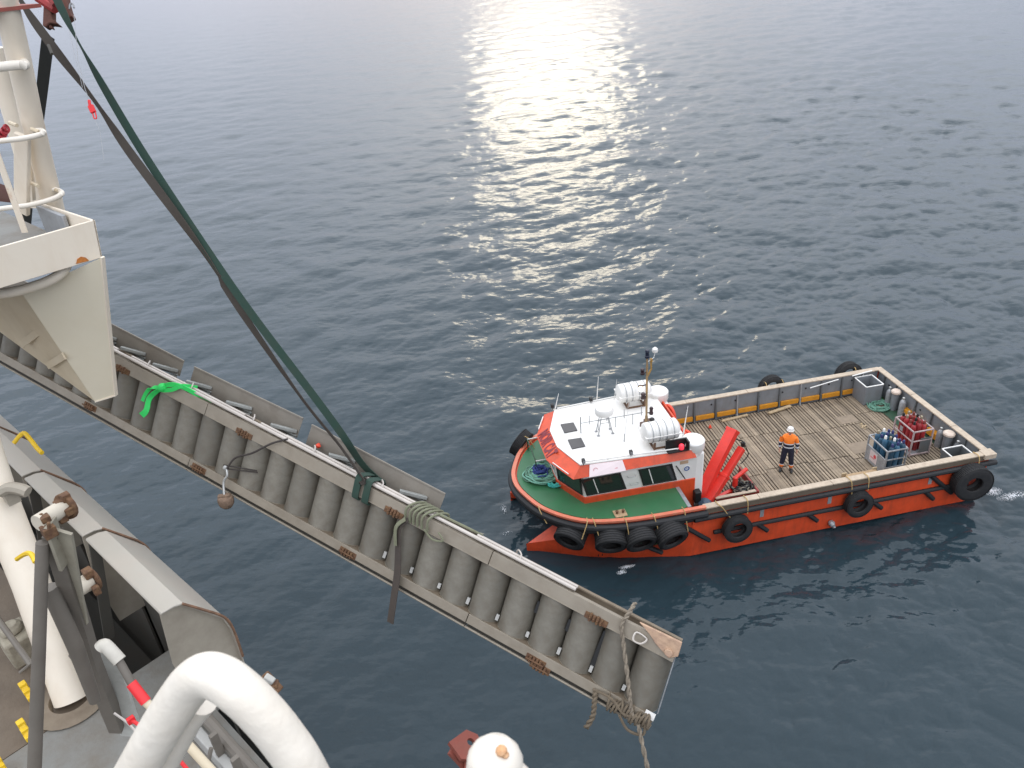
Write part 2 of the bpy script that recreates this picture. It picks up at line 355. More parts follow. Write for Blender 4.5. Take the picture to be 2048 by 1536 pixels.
nt.links.new(gm.outputs['Position'], mpa.inputs['Vector']); nt.links.new(mpa.outputs[0], n1.inputs['Vector']); nt.links.new(mpa.outputs[0], n2.inputs['Vector'])
b1 = N(nt, 'ShaderNodeBump'); b1.inputs['Strength'].default_value = .5; b1.inputs['Distance'].default_value = .05
b2 = N(nt, 'ShaderNodeBump'); b2.inputs['Strength'].default_value = .45; b2.inputs['Distance'].default_value = .12
nt.links.new(n1.outputs['Fac'], b1.inputs['Height']); nt.links.new(n2.outputs['Fac'], b2.inputs['Height']); nt.links.new(b2.outputs[0], b1.inputs['Normal']); nt.links.new(b1.outputs[0], b.inputs['Normal'])
sea_me.materials.append(ms)
sea = link(bpy.data.objects.new('sea', sea_me)); tag(sea, 'rippled grey blue sea with sun glitter', None, None, 'structure')

# ------------------------------------------------------------------ workboat (u forward, v to port, z up)
BF = Matrix.Translation(V((15.047, 23.563, 0))) @ Matrix.Rotation(math.pi + .15144, 4, 'Z')
ZR, ZD, HW = 1.94, .99, 3.07
boat = thing('work_boat', 'orange catamaran workboat with white wheelhouse and slatted timber deck, bow to the left', 'workboat', BF, (7.5, 0, 0))
half = [(9.9, 3.07), (11.4, 3.05), (12.6, 2.95), (13.6, 2.70), (14.3, 2.25), (14.85, 1.65), (15.2, .95), (15.40, .3)]
bow_p = smooth([(u, v, 0) for u, v in half] + [(u, -v, 0) for u, v in half[::-1]], 4)
# hulls
for sgn in (1, -1):
    st = [  # u, inner v, outer v, top z, outer v at water, keel z
        (0.0, .9, 2.98, .92, 3.02, -.35), (3, .9, 2.98, .92, 3.03, -.4), (7, .9, 2.98, .92, 3.03, -.4), (10.3, .9, 3.088, .92, 3.045, -.4), (10.36, .9, 3.088, 1.5, 3.04, -.4),
        (12, .92, 2.93, 1.6, 2.66, -.4), (13.1, .98, 2.55, 1.55, 2.36, -.4), (13.8, 1.05, 2.25, 1.1, 2.12, -.4), (14.5, 1.15, 1.9, .74, 1.82, -.35), (15.05, 1.28, 1.60, .52, 1.55, -.3), (15.42, 1.40, 1.44, .40, 1.42, -.2)]
    m = MB(); vs = []
    for u, vi, vo, zt, vw, zk in st:
        mid = (vi + vo) / 2
        ring = [(vi, zt), (vi + .02, .12), (vi + .1, 0), (mid, zk), (vw, 0), (vw + (vo - vw) * .92, min(.5, zt * .6)), (vo, zt)]
        if zt < 1.5: ring[0] = (vi + .02, zt - .05)
        vs += [(u, sgn * a, z) for a, z in ring]
    n = 7; fs = []
    for i in range(len(st) - 1):
        for j in range(n): fs.append([i * n + j, i * n + (j + 1) % n, (i + 1) * n + (j + 1) % n, (i + 1) * n + j])
    fs += [list(range(n))[::-1], [(len(st) - 1) * n + j for j in range(n)]]
    m.add(vs, fs)
    for fi, f in enumerate(m.f):
        zz = sum(m.v[k].z for k in f) / len(f); m.m[fi] = 1 if zz < .06 else 0
    part('hull', m, [M_ORANGE, M_ANTIF], boat)
m = MB(); m.bb((.05, -3.03, .75), (12.0, 3.03, .93)); part('bridge_deck', m, M_GREEN, boat)
m = MB(); m.bb((.2, -2.97, .93), (10.3, 2.97, .95)); part('subdeck', m, M_SUB, boat)
# side shell above the hulls
for sgn in (1, -1):
    m = MB(); m.prism([(0, sgn * 2.99, 1.90), (0, sgn * 3.09, 1.90), (0, sgn * 3.09, .5), (0, sgn * 3.05, .02), (0, sgn * 2.99, .5)], (10.32, 0, 0)); part('side_plating', m, M_ORANGE, boat)
    m = MB(); m.bb((.1, sgn * 2.93, .95), (10.3, sgn * 2.985, 1.90)); part('bulwark', m, M_GREYP, boat)
    # timber capping in lengths
    us = [0, 2.9, 5.6, 8.1, 9.95]
    for a, b_ in zip(us[:-1], us[1:]):
        m = MB(); m.bb((a + .006, sgn * 2.90, 1.895), (b_ - .006, sgn * 3.13, 1.945)); part('rail_capping', m, M_CAPWOOD, boat, bevel=.008)
    m = MB(); m.bb((.05, sgn * 3.095, 1.70), (9.9, sgn * 3.12, 1.885)); part('rubbing_board', m, mat('brown_weathered_board', (.13, .10, .07), .8, dirt=.4, scale=4), boat)
    m = MB(); m.tube([(-.25, sgn * 3.17, 1.60), (5, sgn * 3.17, 1.60), (10.3, sgn * 3.17, 1.60)], .095, 10); part('rubber_strake', m, M_RUB, boat)
    m = MB(); m.tube([(.6, sgn * 3.14, .90), (5, sgn * 3.14, .9), (9.6, sgn * 3.13, .9)], .075, 10); part('rubber_strake', m, M_RUB, boat)
    for u0, z0, u1, z1 in [(10.75, 1.5, 9.75, .62), (2.05, 1.5, 1.15, .62), (11.9, .9, 11.35, .5), (8.1, .88, 7.75, .55), (6.35, .88, 6.0, .55), (4.05, .88, 3.7, .55), (2.15, .88, 1.8, .5)]:
        m = MB(); m.tube([(u0, sgn * 3.13, z0), (u1, sgn * 3.16, z1)], .08, 8); part('rubber_strut', m, M_RUB, boat)
    # frames and yellow kick board
    for k in range(11):
        u = .75 + .88 * k
        m = MB(); m.bb((u - .03, sgn * 2.78, .95), (u + .03, sgn * 2.93, 1.05)); m.prism([(u - .025, sgn * 2.80, .95), (u - .025, sgn * 2.93, .95), (u - .025, sgn * 2.93, 1.89), (u - .025, sgn * 2.88, 1.89)], (.05, 0, 0))
        part('bulwark_frame', m, M_GREYD if k % 3 else M_STEEL, boat)
    for k in range(10):
        u = .75 + .88 * k
        m = MB(); m.bb((u + .06, sgn * 2.84, 1.08), (u + .82, sgn * 2.92, 1.27)); part('kick_board', m, M_YEL, boat, bevel=.01)
# draught marks and scuffs on the near side
for u in (1.95, 5.55, 7.9): 
    m = MB(); m.bb((u, 3.095, 1.12), (u + .13, 3.1, 1.45)); part('anode_strip', m, M_STEEL, boat)
for u, z in ((13.15, .42), (13.28, .42)):
    m = MB(); m.beam((u, 2.60, z - .02), (u, 2.585, z - .11), .03, .01); part('draught_mark', m, M_BLACK, boat)
m = MB(); m.lathe([(0, 0), (.09, .02), (.11, .1), (.07, .2), (.0, .22)], (5.45, 3.07, .33), (0, 1, -.3)); m.lathe([(0, 0), (.05, .0), (.05, .12), (0, .12)], (5.35, 3.12, .2), (0, 1, -1), 10)
part('discharge_outlet', m, M_STEEL, boat)
# transom
m = MB(); m.bb((-.08, -3.05, .3), (.0, 3.05, 1.9)); part('transom', m, M_ORANGE, boat)
m = MB(); m.bb((.005, -2.92, .95), (.05, 2.92, 1.89)); part('bulwark', m, M_GREYP, boat)
for a, b_ in ((-3.1, -.9), (-.89, 1.35), (1.36, 3.1)):
    m = MB(); m.bb((-.12, a + .005, 1.9), (.12, b_ - .005, 1.95)); part('rail_capping', m, M_CAPWOOD, boat, bevel=.008)
m = MB(); m.bb((-.2, 2.86, 1.78), (.22, 3.2, 1.965)); part('corner_block', m, M_CAPWOOD, boat, bevel=.015)
for v in (-2.5, -1.75, -.55, .35, 2.1, 2.7):
    m = MB(); m.prism([(.05, v - .025, .95), (.2, v - .025, .95), (.1, v - .025, 1.89), (.05, v - .025, 1.89)], (0, .05, 0)); part('bulwark_frame', m, M_GREYD, boat)
for a, b_ in ((-1.0, -.62), (-.48, .28), (.42, 1.0), (1.9, 2.15)):
    m = MB(); m.bb((.06, a, 1.10), (.24, b_, 1.34)); part('kick_board', m, M_YEL, boat, bevel=.01)
for v in (-2.2, -.3, .95):
    m = MB(); m.lathe([(.0, 0), (.035, 0), (.035, .02), (0, .02)], (.052, v, 1.62), (1, 0, 0), 10); part('freeing_hole', m, M_BLACK, boat)
for k in range(9):
    m = MB(); m.lathe([(.0, 0), (.035, 0), (.035, .02), (0, .02)], (1.2 + .98 * k, -2.925, 1.66), (0, 1, 0), 10); part('freeing_hole', m, M_BLACK, boat)
# timber deck, board by board
bw, pit = .077, .121
lens = {}
ROWS = 79
u = .34
for i in range(ROWS):
    blk = i // 13
    g = random.Random(blk * 5 + 1); s1 = -1.25 + g.uniform(-.45, .45); s2 = .75 + g.uniform(-.5, .4)
    if blk == 2: s1 = -.9
    wide = (random.random() < .14)
    uu = u + i * pit
    for a, b_ in ((-2.86, s1), (s1, s2), (s2, 2.86)):
        if uu > 8.9 and b_ > 0: b_ = min(b_, 0.3)
        if uu > 7.5 and a > s1 + .01 and b_ > 1.9: b_ = 1.9
        if b_ - a < .3: continue
        L = round(b_ - a - .03 - random.choice((0, 0, .015)), 3); wdt = pit * .98 if wide else bw
        key = (L, wide, random.randrange(3))
        if key not in lens:
            mm = MB(); mm.box((0, 0, 0), (wdt, L, .035)); lens[key] = mm.mesh('deck_board', M_PLANK)
            for vv in lens[key].vertices: vv.co.x += random.uniform(-.004, .004)
        o = link(bpy.data.objects.new('deck_board', lens[key]), boat); o.location = V((uu + random.uniform(-.006, .006), (a + b_) / 2 + random.uniform(-.008, .008), .968 + random.uniform(-.006, .006))) - V((7.5, 0, 0))
        o.rotation_euler = (random.uniform(-.002, .002), random.uniform(-.03, .03), random.uniform(-.004, .004))
m = MB(); m.bb((.12, -1.7, .952), (.30, 2.2, .978)); m.bb((.3, -1.5, .99), (.75, .35, .994)); part('painted_deck_strip', m, M_GREEND, boat)
for a, b_, c3, d3 in ((2.0, .1, 3.2, .75), (1.9, -1.6, 2.6, -1.1)):
    m = MB(); m.bb((a, b_, .988), (c3, d3, .994)); part('plywood_patch', m, mat('plywood_patch_wood', (.27, .21, .15), .8, dirt=.4, scale=2), boat)
# foredeck
m = MB(); m.prism([(10.36, 3.07, 1.5)] + [(p.x, p.y, 1.50) for p in bow_p if p.x > 10.4] + [(10.36, -3.07, 1.5)], (0, 0, .40))
part('foredeck_shell', m, M_ORANGE, boat)
m = MB(); poly = [(10.4, 2.86, 0)] + [(p.x - .12 * (p.x > 13), p.y * .955, 0) for p in bow_p if p.x > 10.4] + [(10.4, -2.86, 0)]
m.prism([(p[0], p[1], 1.905) for p in [tuple(V(q)) for q in poly]], (0, 0, .03)); part('foredeck', m, M_GREEN, boat)
m = MB(); m.bb((10.30, -2.95, .95), (10.355, 2.95, 1.895)); part('foredeck_bulkhead', m, M_GREYP, boat)
m = MB(); m.bb((10.3, 1.5, 1.9), (10.42, 2.9, 1.945)); m.bb((10.3, -2.9, 1.9), (10.42, -1.5, 1.945)); part('foredeck_edge_strip', m, M_STEEL, boat)
rim = [V((p.x, p.y, 1.955)) for p in bow_p]
cut = [rim[:len(rim) // 2 - 6], rim[len(rim) // 2 - 7:len(rim) // 2 + 9], rim[len(rim) // 2 + 8:]]
for cc in cut:
    m = MB(); m.ribbon(cc, .13, [V((0, 0, 1)).cross((cc[min(i + 1, len(cc) - 1)] - cc[max(i - 1, 0)])) for i in range(len(cc))], .07); part('rim', m, M_SALMON, boat)
m = MB(); m.tube([V((p.x + .07 * (p.x - 11) / 4, p.y * 1.03, 1.76)) for p in bow_p], .12, 10); part('bow_fender', m, M_RUB, boat)
m = MB(); m.tube([V((p.x + .02, p.y * 1.0, 1.56)) for p in bow_p], .09, 10); part('bow_fender', m, M_RUB, boat)
for u, v in ((12.55, 2.62), (13.9, -2.1)):
    m = MB(); m.bb((u - .2, v - .17, 1.94), (u + .2, v + .17, 1.97)); part('deck_plate', m, M_CARD, boat, bevel=.01)
    for k in (-.1, .1): 
        m = MB(); m.lathe([(0, 0), (.035, 0), (.035, .07), (.05, .07), (.05, .1), (0, .1)], (u + k, v, 1.97), n=10); part('bollard', m, M_RUST, boat)
# guard frame on the foredeck
m = MB(); m.tube([(14.05, -1.62, 2.42), (14.6, -1.62, 2.42)], .022, 8); m.tube([(14.05, -.25, 2.42), (14.6, -.25, 2.42)], .022, 8); part('guard_bar', m, M_WHITE, boat)
m = MB(); m.tube([(14.6, -1.62, 2.42), (14.6, -.25, 2.42)], .022, 8); [m.tube([(14.6, v, 1.93), (14.6, v, 2.42)], .022, 8) for v in (-1.62, -.25)]; part('guard_bar', m, M_GREEND, boat)

# wheelhouse
def wh(off, z): # plan outline of the house
    o = off
    return [(9.75, 1.84 + o, z), (13.46 + o * .6, 1.80 + o, z), (14.08 + o, .62 + o * .4, z), (14.08 + o, -.62 - o * .4, z), (13.46 + o * .6, -1.80 - o, z), (9.75, -1.84 - o, z)]
m = MB(); m.prism(wh(.03, .96), (0, 0, 1.22)); part('cabin_base', m, M_ORANGE, boat, bevel=.02)
m = MB(); lo = wh(0, 2.18); hi = wh(0.10, 3.14); m.add(lo + hi, [[i, (i + 1) % 6, 6 + (i + 1) % 6, 6 + i] for i in range(6)] + [[5, 4, 3, 2, 1, 0], [6, 7, 8, 9, 10, 11]]); part('cabin_wall', m, M_WHITE, boat)
# visor band: lower edge out, upper edge in
lo = [(9.8, 2.0, 3.10), (13.86, 1.98, 3.10), (14.42, .74, 3.10), (14.42, -.74, 3.10), (13.86, -1.98, 3.10), (9.8, -2.0, 3.10)]
hi = [(9.9, 1.93, 3.36), (13.55, 1.70, 3.36), (14.0, .50, 3.36), (14.0, -.50, 3.36), (13.55, -1.70, 3.36), (9.9, -1.93, 3.36)]
m = MB(); m.add(lo + hi, [[i, (i + 1) % 6, 6 + (i + 1) % 6, 6 + i] for i in range(6)] + [[5, 4, 3, 2, 1, 0], [6, 7, 8, 9, 10, 11]]); part('visor', m, M_ORANGE, boat)
m = MB(); m.prism([(a, b_, 3.363) for a, b_, c3 in hi], (0, 0, .045)); part('roof', m, M_WHITE, boat, bevel=.012)
# windows
def quad_window(P, nrm, glass, mull=None, fr=.045):
    P = [V(p) for p in P]; nn = V(nrm).normalized(); c = sum(P, V()) / 4
    f = MB(); inn = [c + (p - c) * .88 for p in P]
    for i in range(4): f.plate([P[i] + nn * .012, P[(i + 1) % 4] + nn * .012, inn[(i + 1) % 4] + nn * .012, inn[i] + nn * .012], .024)
    fo = part('window_frame', f, M_BLACK if fr == 0 or glass is M_GLASS else M_WHITE, boat, bevel=.004)
    g = MB(); g.plate([p + nn * .008 for p in inn], .01); part('pane', g, glass, fo)
    if mull:
        a = inn[0].lerp(inn[1], mull); b_ = inn[3].lerp(inn[2], mull); g = MB(); g.beam(a + nn * .02, b_ + nn * .02, .03, .02, nn); part('mullion', g, M_WHITE, fo)
def sw(u, z, s): return (u, s * (1.80 + (u < 13.46) * (13.46 - u) / 3.7 * .04 + .10 * (z - 2.18) / .96 + .012), z)
for s in (1, -1):
    for a, b_ in ((13.40, 12.08), (11.52, 10.38)):
        quad_window([sw(a, 2.24, s), sw(b_, 2.24, s), sw(b_ + .22, 2.98, s), sw(a + .20, 2.98, s)], (0, s, -.1), M_GLASS, .27)
    # angled front corners
    A = V((13.46, s * 1.80, 2.22)); B_ = V((14.08, s * .62, 2.22)); A2 = V((13.53, s * 1.89, 3.06)); B2 = V((14.16, s * .66, 3.06)); nn = V((.88, s * .47, -.1)); nn.normalize()
    quad_window([A.lerp(B_, .06) + nn * .012, A.lerp(B_, .94) + nn * .012, A2.lerp(B2, .94) + nn * .012, A2.lerp(B2, .06) + nn * .012], nn, M_GLASSG, fr=0)
quad_window([(14.095, .55, 2.24), (14.095, -.55, 2.24), (14.18, -.55, 3.05), (14.18, .55, 3.05)], (1, 0, -.1), M_GLASSG)
for z in (2.45, 2.80):
    m = MB(); y = 1.86 + .1 * (z - 2.18); m.tube(smooth([(11.98 + .1 * (z > 2.6), y, z), (11.96 + .1 * (z > 2.6), y + .07, z), (11.74 + .1 * (z > 2.6), y + .07, z), (11.72 + .1 * (z > 2.6), y, z)], 4), .014, 8); part('grab_handle', m, M_TIN, boat)
m = MB(); m.tube([(10.45, 1.92, 2.85), (10.15, 1.97, 2.3)], .018, 8); part('window_stay', m, M_BLACK, boat)
m = MB(); m.bb((10.05, 1.915, 2.88), (10.32, 1.93, 3.0)); part('notice_plate', m, mat('tan_plate', (.50, .34, .22), .6, var=.2), boat)
m = MB(); m.lathe([(0, 0), (.12, 0), (.12, .012), (0, .012)], (10.08, 1.895, 2.66), (0, 1, -.1), 20); ns = part('round_sign', m, M_WHITE, boat)
m = MB(); m.ring([(.055, .013), (.095, .013), (.095, .017), (.055, .017)], (10.08, 1.895, 2.66), (0, 1, -.1), 20); m.lathe([(0, .013), (.02, .013), (.02, .016), (0, .016)], (10.08, 1.895, 2.66), (0, 1, -.1), 8); part('sign_symbol', m, mat('sign_blue', (.02, .09, .30), .5), ns)
# white sign on the visor with faded print
def vis(u, t): # point on the near visor face
    a = V((u, 1.985 + (13.86 - u) * .0035, 3.10)); b_ = V((u, 1.70 + (13.55 - u) * .062, 3.36)); return a.lerp(b_, t)
nv = (vis(12, 1) - vis(12, 0)).cross(V((-1, 0, 0))).normalized(); nv = nv if nv.y > 0 else -nv
m = MB(); m.plate([vis(13.35, -.05) + nv * .012, vis(12.15, -.05) + nv * .012, vis(12.2, 1.0) + nv * .012, vis(13.25, 1.0) + nv * .012], .02); sg = part('sign_board', m, mat('pinkish_white_board', (.78, .66, .66), .5, var=.05), boat)
m = MB(); m.ring([(.06, .0), (.08, .0), (.08, .004), (.06, .004)], vis(13.1, .45) + nv * .024, nv, 18)
for k in range(2): m.plate([vis(12.9, .3 + .3 * k) + nv * .025, vis(12.4, .3 + .3 * k) + nv * .025, vis(12.4, .4 + .3 * k) + nv * .025, vis(12.9, .4 + .3 * k) + nv * .025], .004)
part('sign_print', m, mat('faded_red_print', (.62, .30, .32), .6), sg)
# name on the front of the visor
tcu = bpy.data.curves.new('t', 'FONT'); tcu.body = 'MOIR CAT'; tcu.size = .46; tcu.extrude = .004; tcu.offset = .020; tcu.align_x = 'CENTER'; tcu.space_character = 1.02
to = bpy.data.objects.new('t', tcu); SC.collection.objects.link(to); bpy.context.view_layer.update()
me = bpy.data.meshes.new_from_object(to.evaluated_get(bpy.context.evaluated_depsgraph_get())); bpy.data.objects.remove(to)
me.name = 'name_lettering'; me.materials.clear(); me.materials.append(MATS['maroon_lettering'])
xs = [v.co.x for v in me.vertices]; wdt = max(xs) - min(xs)
fl = V((14.42, 0, 3.10)); fh = V((14.0, 0, 3.36)); Yv = (fh - fl).normalized(); Xv = V((0, 1, 0)); Zv = Xv.cross(Yv)
for v in me.vertices:
    p = v.co.copy(); v.co = fl + Yv * (.06 + p.y * 1.25) + Xv * (p.x * 1.44 / wdt) + Zv * (.006 + p.z) - ORG[boat.name]
lo_ = link(bpy.data.objects.new('name_lettering', me), boat)
for s in (1, -1):
    m = MB(); m.tube([(13.95, s * 1.75, 3.17), (14.28, s * 1.02, 3.17)], .018, 8); part('wiper_rail', m, M_WHITE, boat)
    m = MB(); m.tube([(13.45, s * 1.66, 3.47), (10.3, s * 1.86, 3.47)], .022, 8)
    for k in range(5): m.tube([(13.4 - .75 * k, s * (1.66 + .05 * k), 3.4), (13.4 - .75 * k, s * (1.66 + .05 * k), 3.47)], .015, 6)
    part('roof_rail', m, M_WHITE, boat)
for s, u in ((1, 13.45), (1, 11.9), (-1, 12.2), (-1, 13.6)):
    m = MB(); m.box((u, s * 1.74, 3.56), (.1, .13, .13)); m.tube([(u, s * 1.74, 3.4), (u, s * 1.74, 3.5)], .015, 6); fl_ = part('floodlight', m, M_BLACK, boat, bevel=.01)
    m = MB(); m.box((u + .0, s * 1.81, 3.56), (.08, .012, .1)); part('lens', m, M_STEEL, fl_)
for v in (-.42, .55):
    m = MB(); m.prism([(13.58, v - .28, 3.41), (13.12, v - .26, 3.41), (13.12, v + .26, 3.41), (13.58, v + .28, 3.41)], (0, 0, .035)); part('roof_hatch', m, mat('smoked_hatch', (.06, .057, .057), .35, var=.08), boat, bevel=.02)
# rail with posts along the roof
m = MB(); m.tube([(13.05, .0, 3.80), (10.9, .0, 3.80)], .014, 8); part('roof_handrail', m, M_STEEL, boat)
for k in range(8):
    u = 13.05 - .3 * k; m = MB(); hi_ = k % 2
    m.tube([(u, 0, 3.41 if not hi_ else 3.7), (u, 0, 3.82 if not hi_ else 4.05)], .013, 6)
    if k == 0: m.tube([(u, 0, 3.41), (u, 0, 4.05)], .02, 6)
    part('handrail_post', m, M_STEEL, boat)
# satellite dome on its tripod
m = MB(); m.lathe([(0, 0), (.14, .0), (.29, .06), (.31, .12), (.31, .2), (.27, .28), (.17, .33), (0, .35)], (12.3, .2, 4.10), n=24); rd = part('satellite_dome', m, M_WHITE, boat)
m = MB()
for a in (35, 145, 215, 325):
    c, s = math.cos(rad(a)), math.sin(rad(a)); m.tube([(12.3 + .13 * c, .2 + .13 * s, 4.16), (12.3 + .3 * c, .2 + .24 * s, 3.41)], .016, 6); m.box((12.3 + .3 * c, .2 + .24 * s, 3.42), (.09, .07, .02))
for z, r_ in ((3.85, .18),):
    P = [(12.3 + r_ * math.cos(rad(a)), .2 + r_ * math.sin(rad(a)), z) for a in (35, 145, 215, 325)]; m.tube(P, .01, 6, closed=True)
part('dome_stand', m, M_STEEL, boat)
# whip aerials
for a, b_, w in (((13.55, -1.6, 3.45), (13.35, -1.75, 4.0), .012), ((12.0, -1.7, 3.45), (11.95, -1.6, 4.5), .012), ((11.85, .9, 3.41), (11.6, .7, 5.0), .006), ((10.05, 1.4, 3.5), (9.85, 1.25, 4.6), .014), ((11.4, -1.6, 3.45), (11.3, -1.55, 4.3), .006)):
    m = MB(); m.tube([a, V(a).lerp(V(b_), .2), b_], [w * 1.6, w * 1.6, w * .7], 6); part('aerial', m, M_WHITE, boat)
m = MB(); m.tube([(11.85, .9, 3.41), (11.82, .875, 3.7)], .016, 6); part('aerial_mount', m, M_STEEL, boat)
# engine room vents at the back of the house
for s in (1, -1):
    m = MB(); m.prism([(10.05, s * 1.30, .96), (9.45, s * 1.30, .96), (9.45, s * 1.82, .96), (10.05, s * 1.84, .96)][::1], (0, 0, 2.15)); m.add([], [])
    vt = part('vent_trunk', m, M_WHITE, boat, bevel=.06)
    m = MB(); m.lathe([(.27, 0), (.31, .1), (.35, .18), (.35, .2), (.375, .24), (.375, .50), (.34, .54), (.0, .58)], (9.78, s * 1.60, 3.02), n=28); part('vent_cowl', m, M_WHITE, vt)
m = MB(); m.bb((9.70, -1.25, .96), (9.76, 1.25, 3.3)); part('cabin_back', m, M_ORANGE, boat)
m = MB(); m.bb((9.67, -.4, 1.0), (9.70, .35, 2.8)); dr = part('cabin_door', m, M_WHITE, boat, bevel=.02)
m = MB(); m.tube([(9.64, .25, 1.9), (9.64, .15, 1.9)], .015, 6); part('handle', m, M_TIN, dr)
for s, y in ((1, 1.0), (-1, -.7)):
    m = MB(); m.ring([(.20, -.05), (.36, -.05), (.36, .05), (.20, .05)], (9.60, y - .2, 2.95), (1, .25, 0), 28); part('lifebuoy', m, mat('lifebuoy_orange', (.75, .07, .03), .5), boat, bevel=.03)
# port side light in its black screen
m = MB(); m.bb((10.75, 1.70, 3.41), (10.05, 1.76, 3.74)); m.bb((10.10, 1.76, 3.41), (10.05, 1.98, 3.74)); m.bb((10.75, 1.76, 3.41), (10.05, 1.98, 3.44)); sl_ = part('light_screen', m, M_BLACK, boat)
m = MB(); m.lathe([(0, 0), (.075, 0), (.085, .03), (.085, .13), (.06, .17), (0, .19)], (10.28, 1.88, 3.45), n=16); part('side_light', m, M_NAVR, sl_)
# mast
m = MB(); m.lathe([(.11, 0), (.11, .05), (.05, .07), (.05, .45), (.036, .5), (.036, 2.35), (.028, 2.4), (.028, 2.75), (0, 2.76)], (10.9, .35, 3.41), n=14); ma = part('mast', m, mat('buff_mast_paint', (.36, .24, .12), .5, dirt=.4, dirtcol=(.12, .06, .03), scale=6), boat)
def lamp(z, dx, dy, r, h, m_): 
    mm = MB(); mm.lathe([(0, 0), (r, 0), (r, h * .25), (r * .8, h * .3), (r * .8, h * .75), (r, h * .8), (r * .7, h), (0, h)], (10.9 + dx, .35 + dy, z), n=14); mm.beam((10.9, .35, z + h * .2), (10.9 + dx, .35 + dy, z + h * .2), .03, .03); return part('masthead_light', mm, m_, ma)
dk = mat('dark_lamp_body', (.03, .012, .015), .35)
lamp(6.06, 0, 0, .075, .28, mat('dark_blue_lamp', (.015, .02, .04), .3)); lamp(5.5, .16, .02, .07, .2, dk); lamp(4.6, .13, .03, .085, .2, dk); lamp(3.95, -.15, .04, .07, .26, dk); lamp(3.62, -.16, .1, .09, .2, M_BLACK)
m = MB(); m.lathe([(0, 0), (.085, .0), (.10, .05), (.085, .12), (.03, .17), (0, .18)], (10.62, .28, 6.18), n=16); m.tube([(10.9, .35, 5.9), (10.66, .3, 6.0), (10.62, .28, 6.18)], .012, 6); part('gps_dome', m, M_WHITE, ma)
m = MB(); m.lathe([(0, 0), (.05, .02), (.05, .12), (0, .15)], (10.75, .3, 5.85), (0, 0, 1), 12); m.tube([(10.9, .35, 5.35), (10.74, .3, 5.6), (10.75, .3, 5.85)], .03, 8); part('horn', m, mat('ochre_bracket', (.38, .22, .06), .5), ma)
m = MB(); m.lathe([(0, 0), (.07, .02), (.07, .08), (0, .13)], (11.14, .45, 5.05), (.3, 1, -.2), 14); fw_ = part('deck_light', m, M_LAMP, ma)
m = MB(); m.beam((10.9, .35, 5.08), (11.14, .42, 5.1), .03, .03); m.lathe([(.08, 0), (.08, .05), (0, .06)], (11.14, .42, 5.05), (-.3, -1, .2), 14); part('light_bracket', m, dk, ma)
m = MB(); m.box((10.88, .35, 3.5), (.4, .3, .18)); m.box((10.75, .1, 3.47), (.25, .25, .12)); part('mast_step', m, mat('brown_step', (.12, .07, .05), .7, dirt=.4), ma, bevel=.02)
# liferafts in cradles
def raft(label, c):
    t = thing('liferaft', label, 'liferaft', BF, (c[0], c[1], 3.41), 'liferaft canisters on the wheelhouse roof')
    m = MB(); prof = [(0, -.62), (.20, -.60), (.30, -.54)]
    z = -.50
    while z < .49: prof += [(.335, z), (.335, z + .1), (.323, z + .105), (.323, z + .125)]; z += .13
    prof += [(.30, .54), (.20, .60), (0, .62)]
    m.lathe(prof, (c[0], c[1], 3.90), (1, 0, 0), 28); part('canister', m, M_WHITE, t)
    m = MB(); m.ring([(.335, -.0), (.36, -.0), (.36, .03), (.335, .03)], (c[0], c[1], 3.90), (1, 0, 0), 28); m.bb((c[0] - .6, c[1] - .36, 3.885), (c[0] + .6, c[1] + .36, 3.915)); part('seam', m, M_WHITE, t)
    for k in (-.37, -.12, .12, .34):
        m = MB(); m.ring([(.337, k), (.345, k), (.345, k + .022), (.337, k + .022)], (c[0], c[1], 3.90), (1, .06 * k, 0), 28); part('strap', m, M_STEEL, t)
    for k in (-.3, .3):
        m = MB(); m.bb((c[0] + k - .03, c[1] - .3, 3.41), (c[0] + k + .03, c[1] + .3, 3.46)); m.prism([(c[0] + k - .03, c[1] + .16, 3.41), (c[0] + k - .03, c[1] + .32, 3.41), (c[0] + k - .03, c[1] + .36, 3.72), (c[0] + k - .03, c[1] + .3, 3.66)], (.06, 0, 0)); m.prism([(c[0] + k - .03, c[1] - .16, 3.41), (c[0] + k - .03, c[1] - .32, 3.41), (c[0] + k - .03, c[1] - .36, 3.72), (c[0] + k - .03, c[1] - .3, 3.66)], (.06, 0, 0)); part('cradle', m, mat('brown_cradle', (.14, .07, .035), .6, dirt=.3), t)
    m = MB(); m.beam((c[0] - .33, c[1] + .3, 3.45), (c[0] + .33, c[1] + .3, 3.45), .04, .05); part('cradle_bar', m, mat('brown_cradle', (0, 0, 0)), t)
    return t
raft('white ribbed liferaft canister nearer the viewer, beside the black side light box', (10.78, 1.32))
raft('white ribbed liferaft canister behind the mast, on the far side of the roof', (10.80, -1.25))

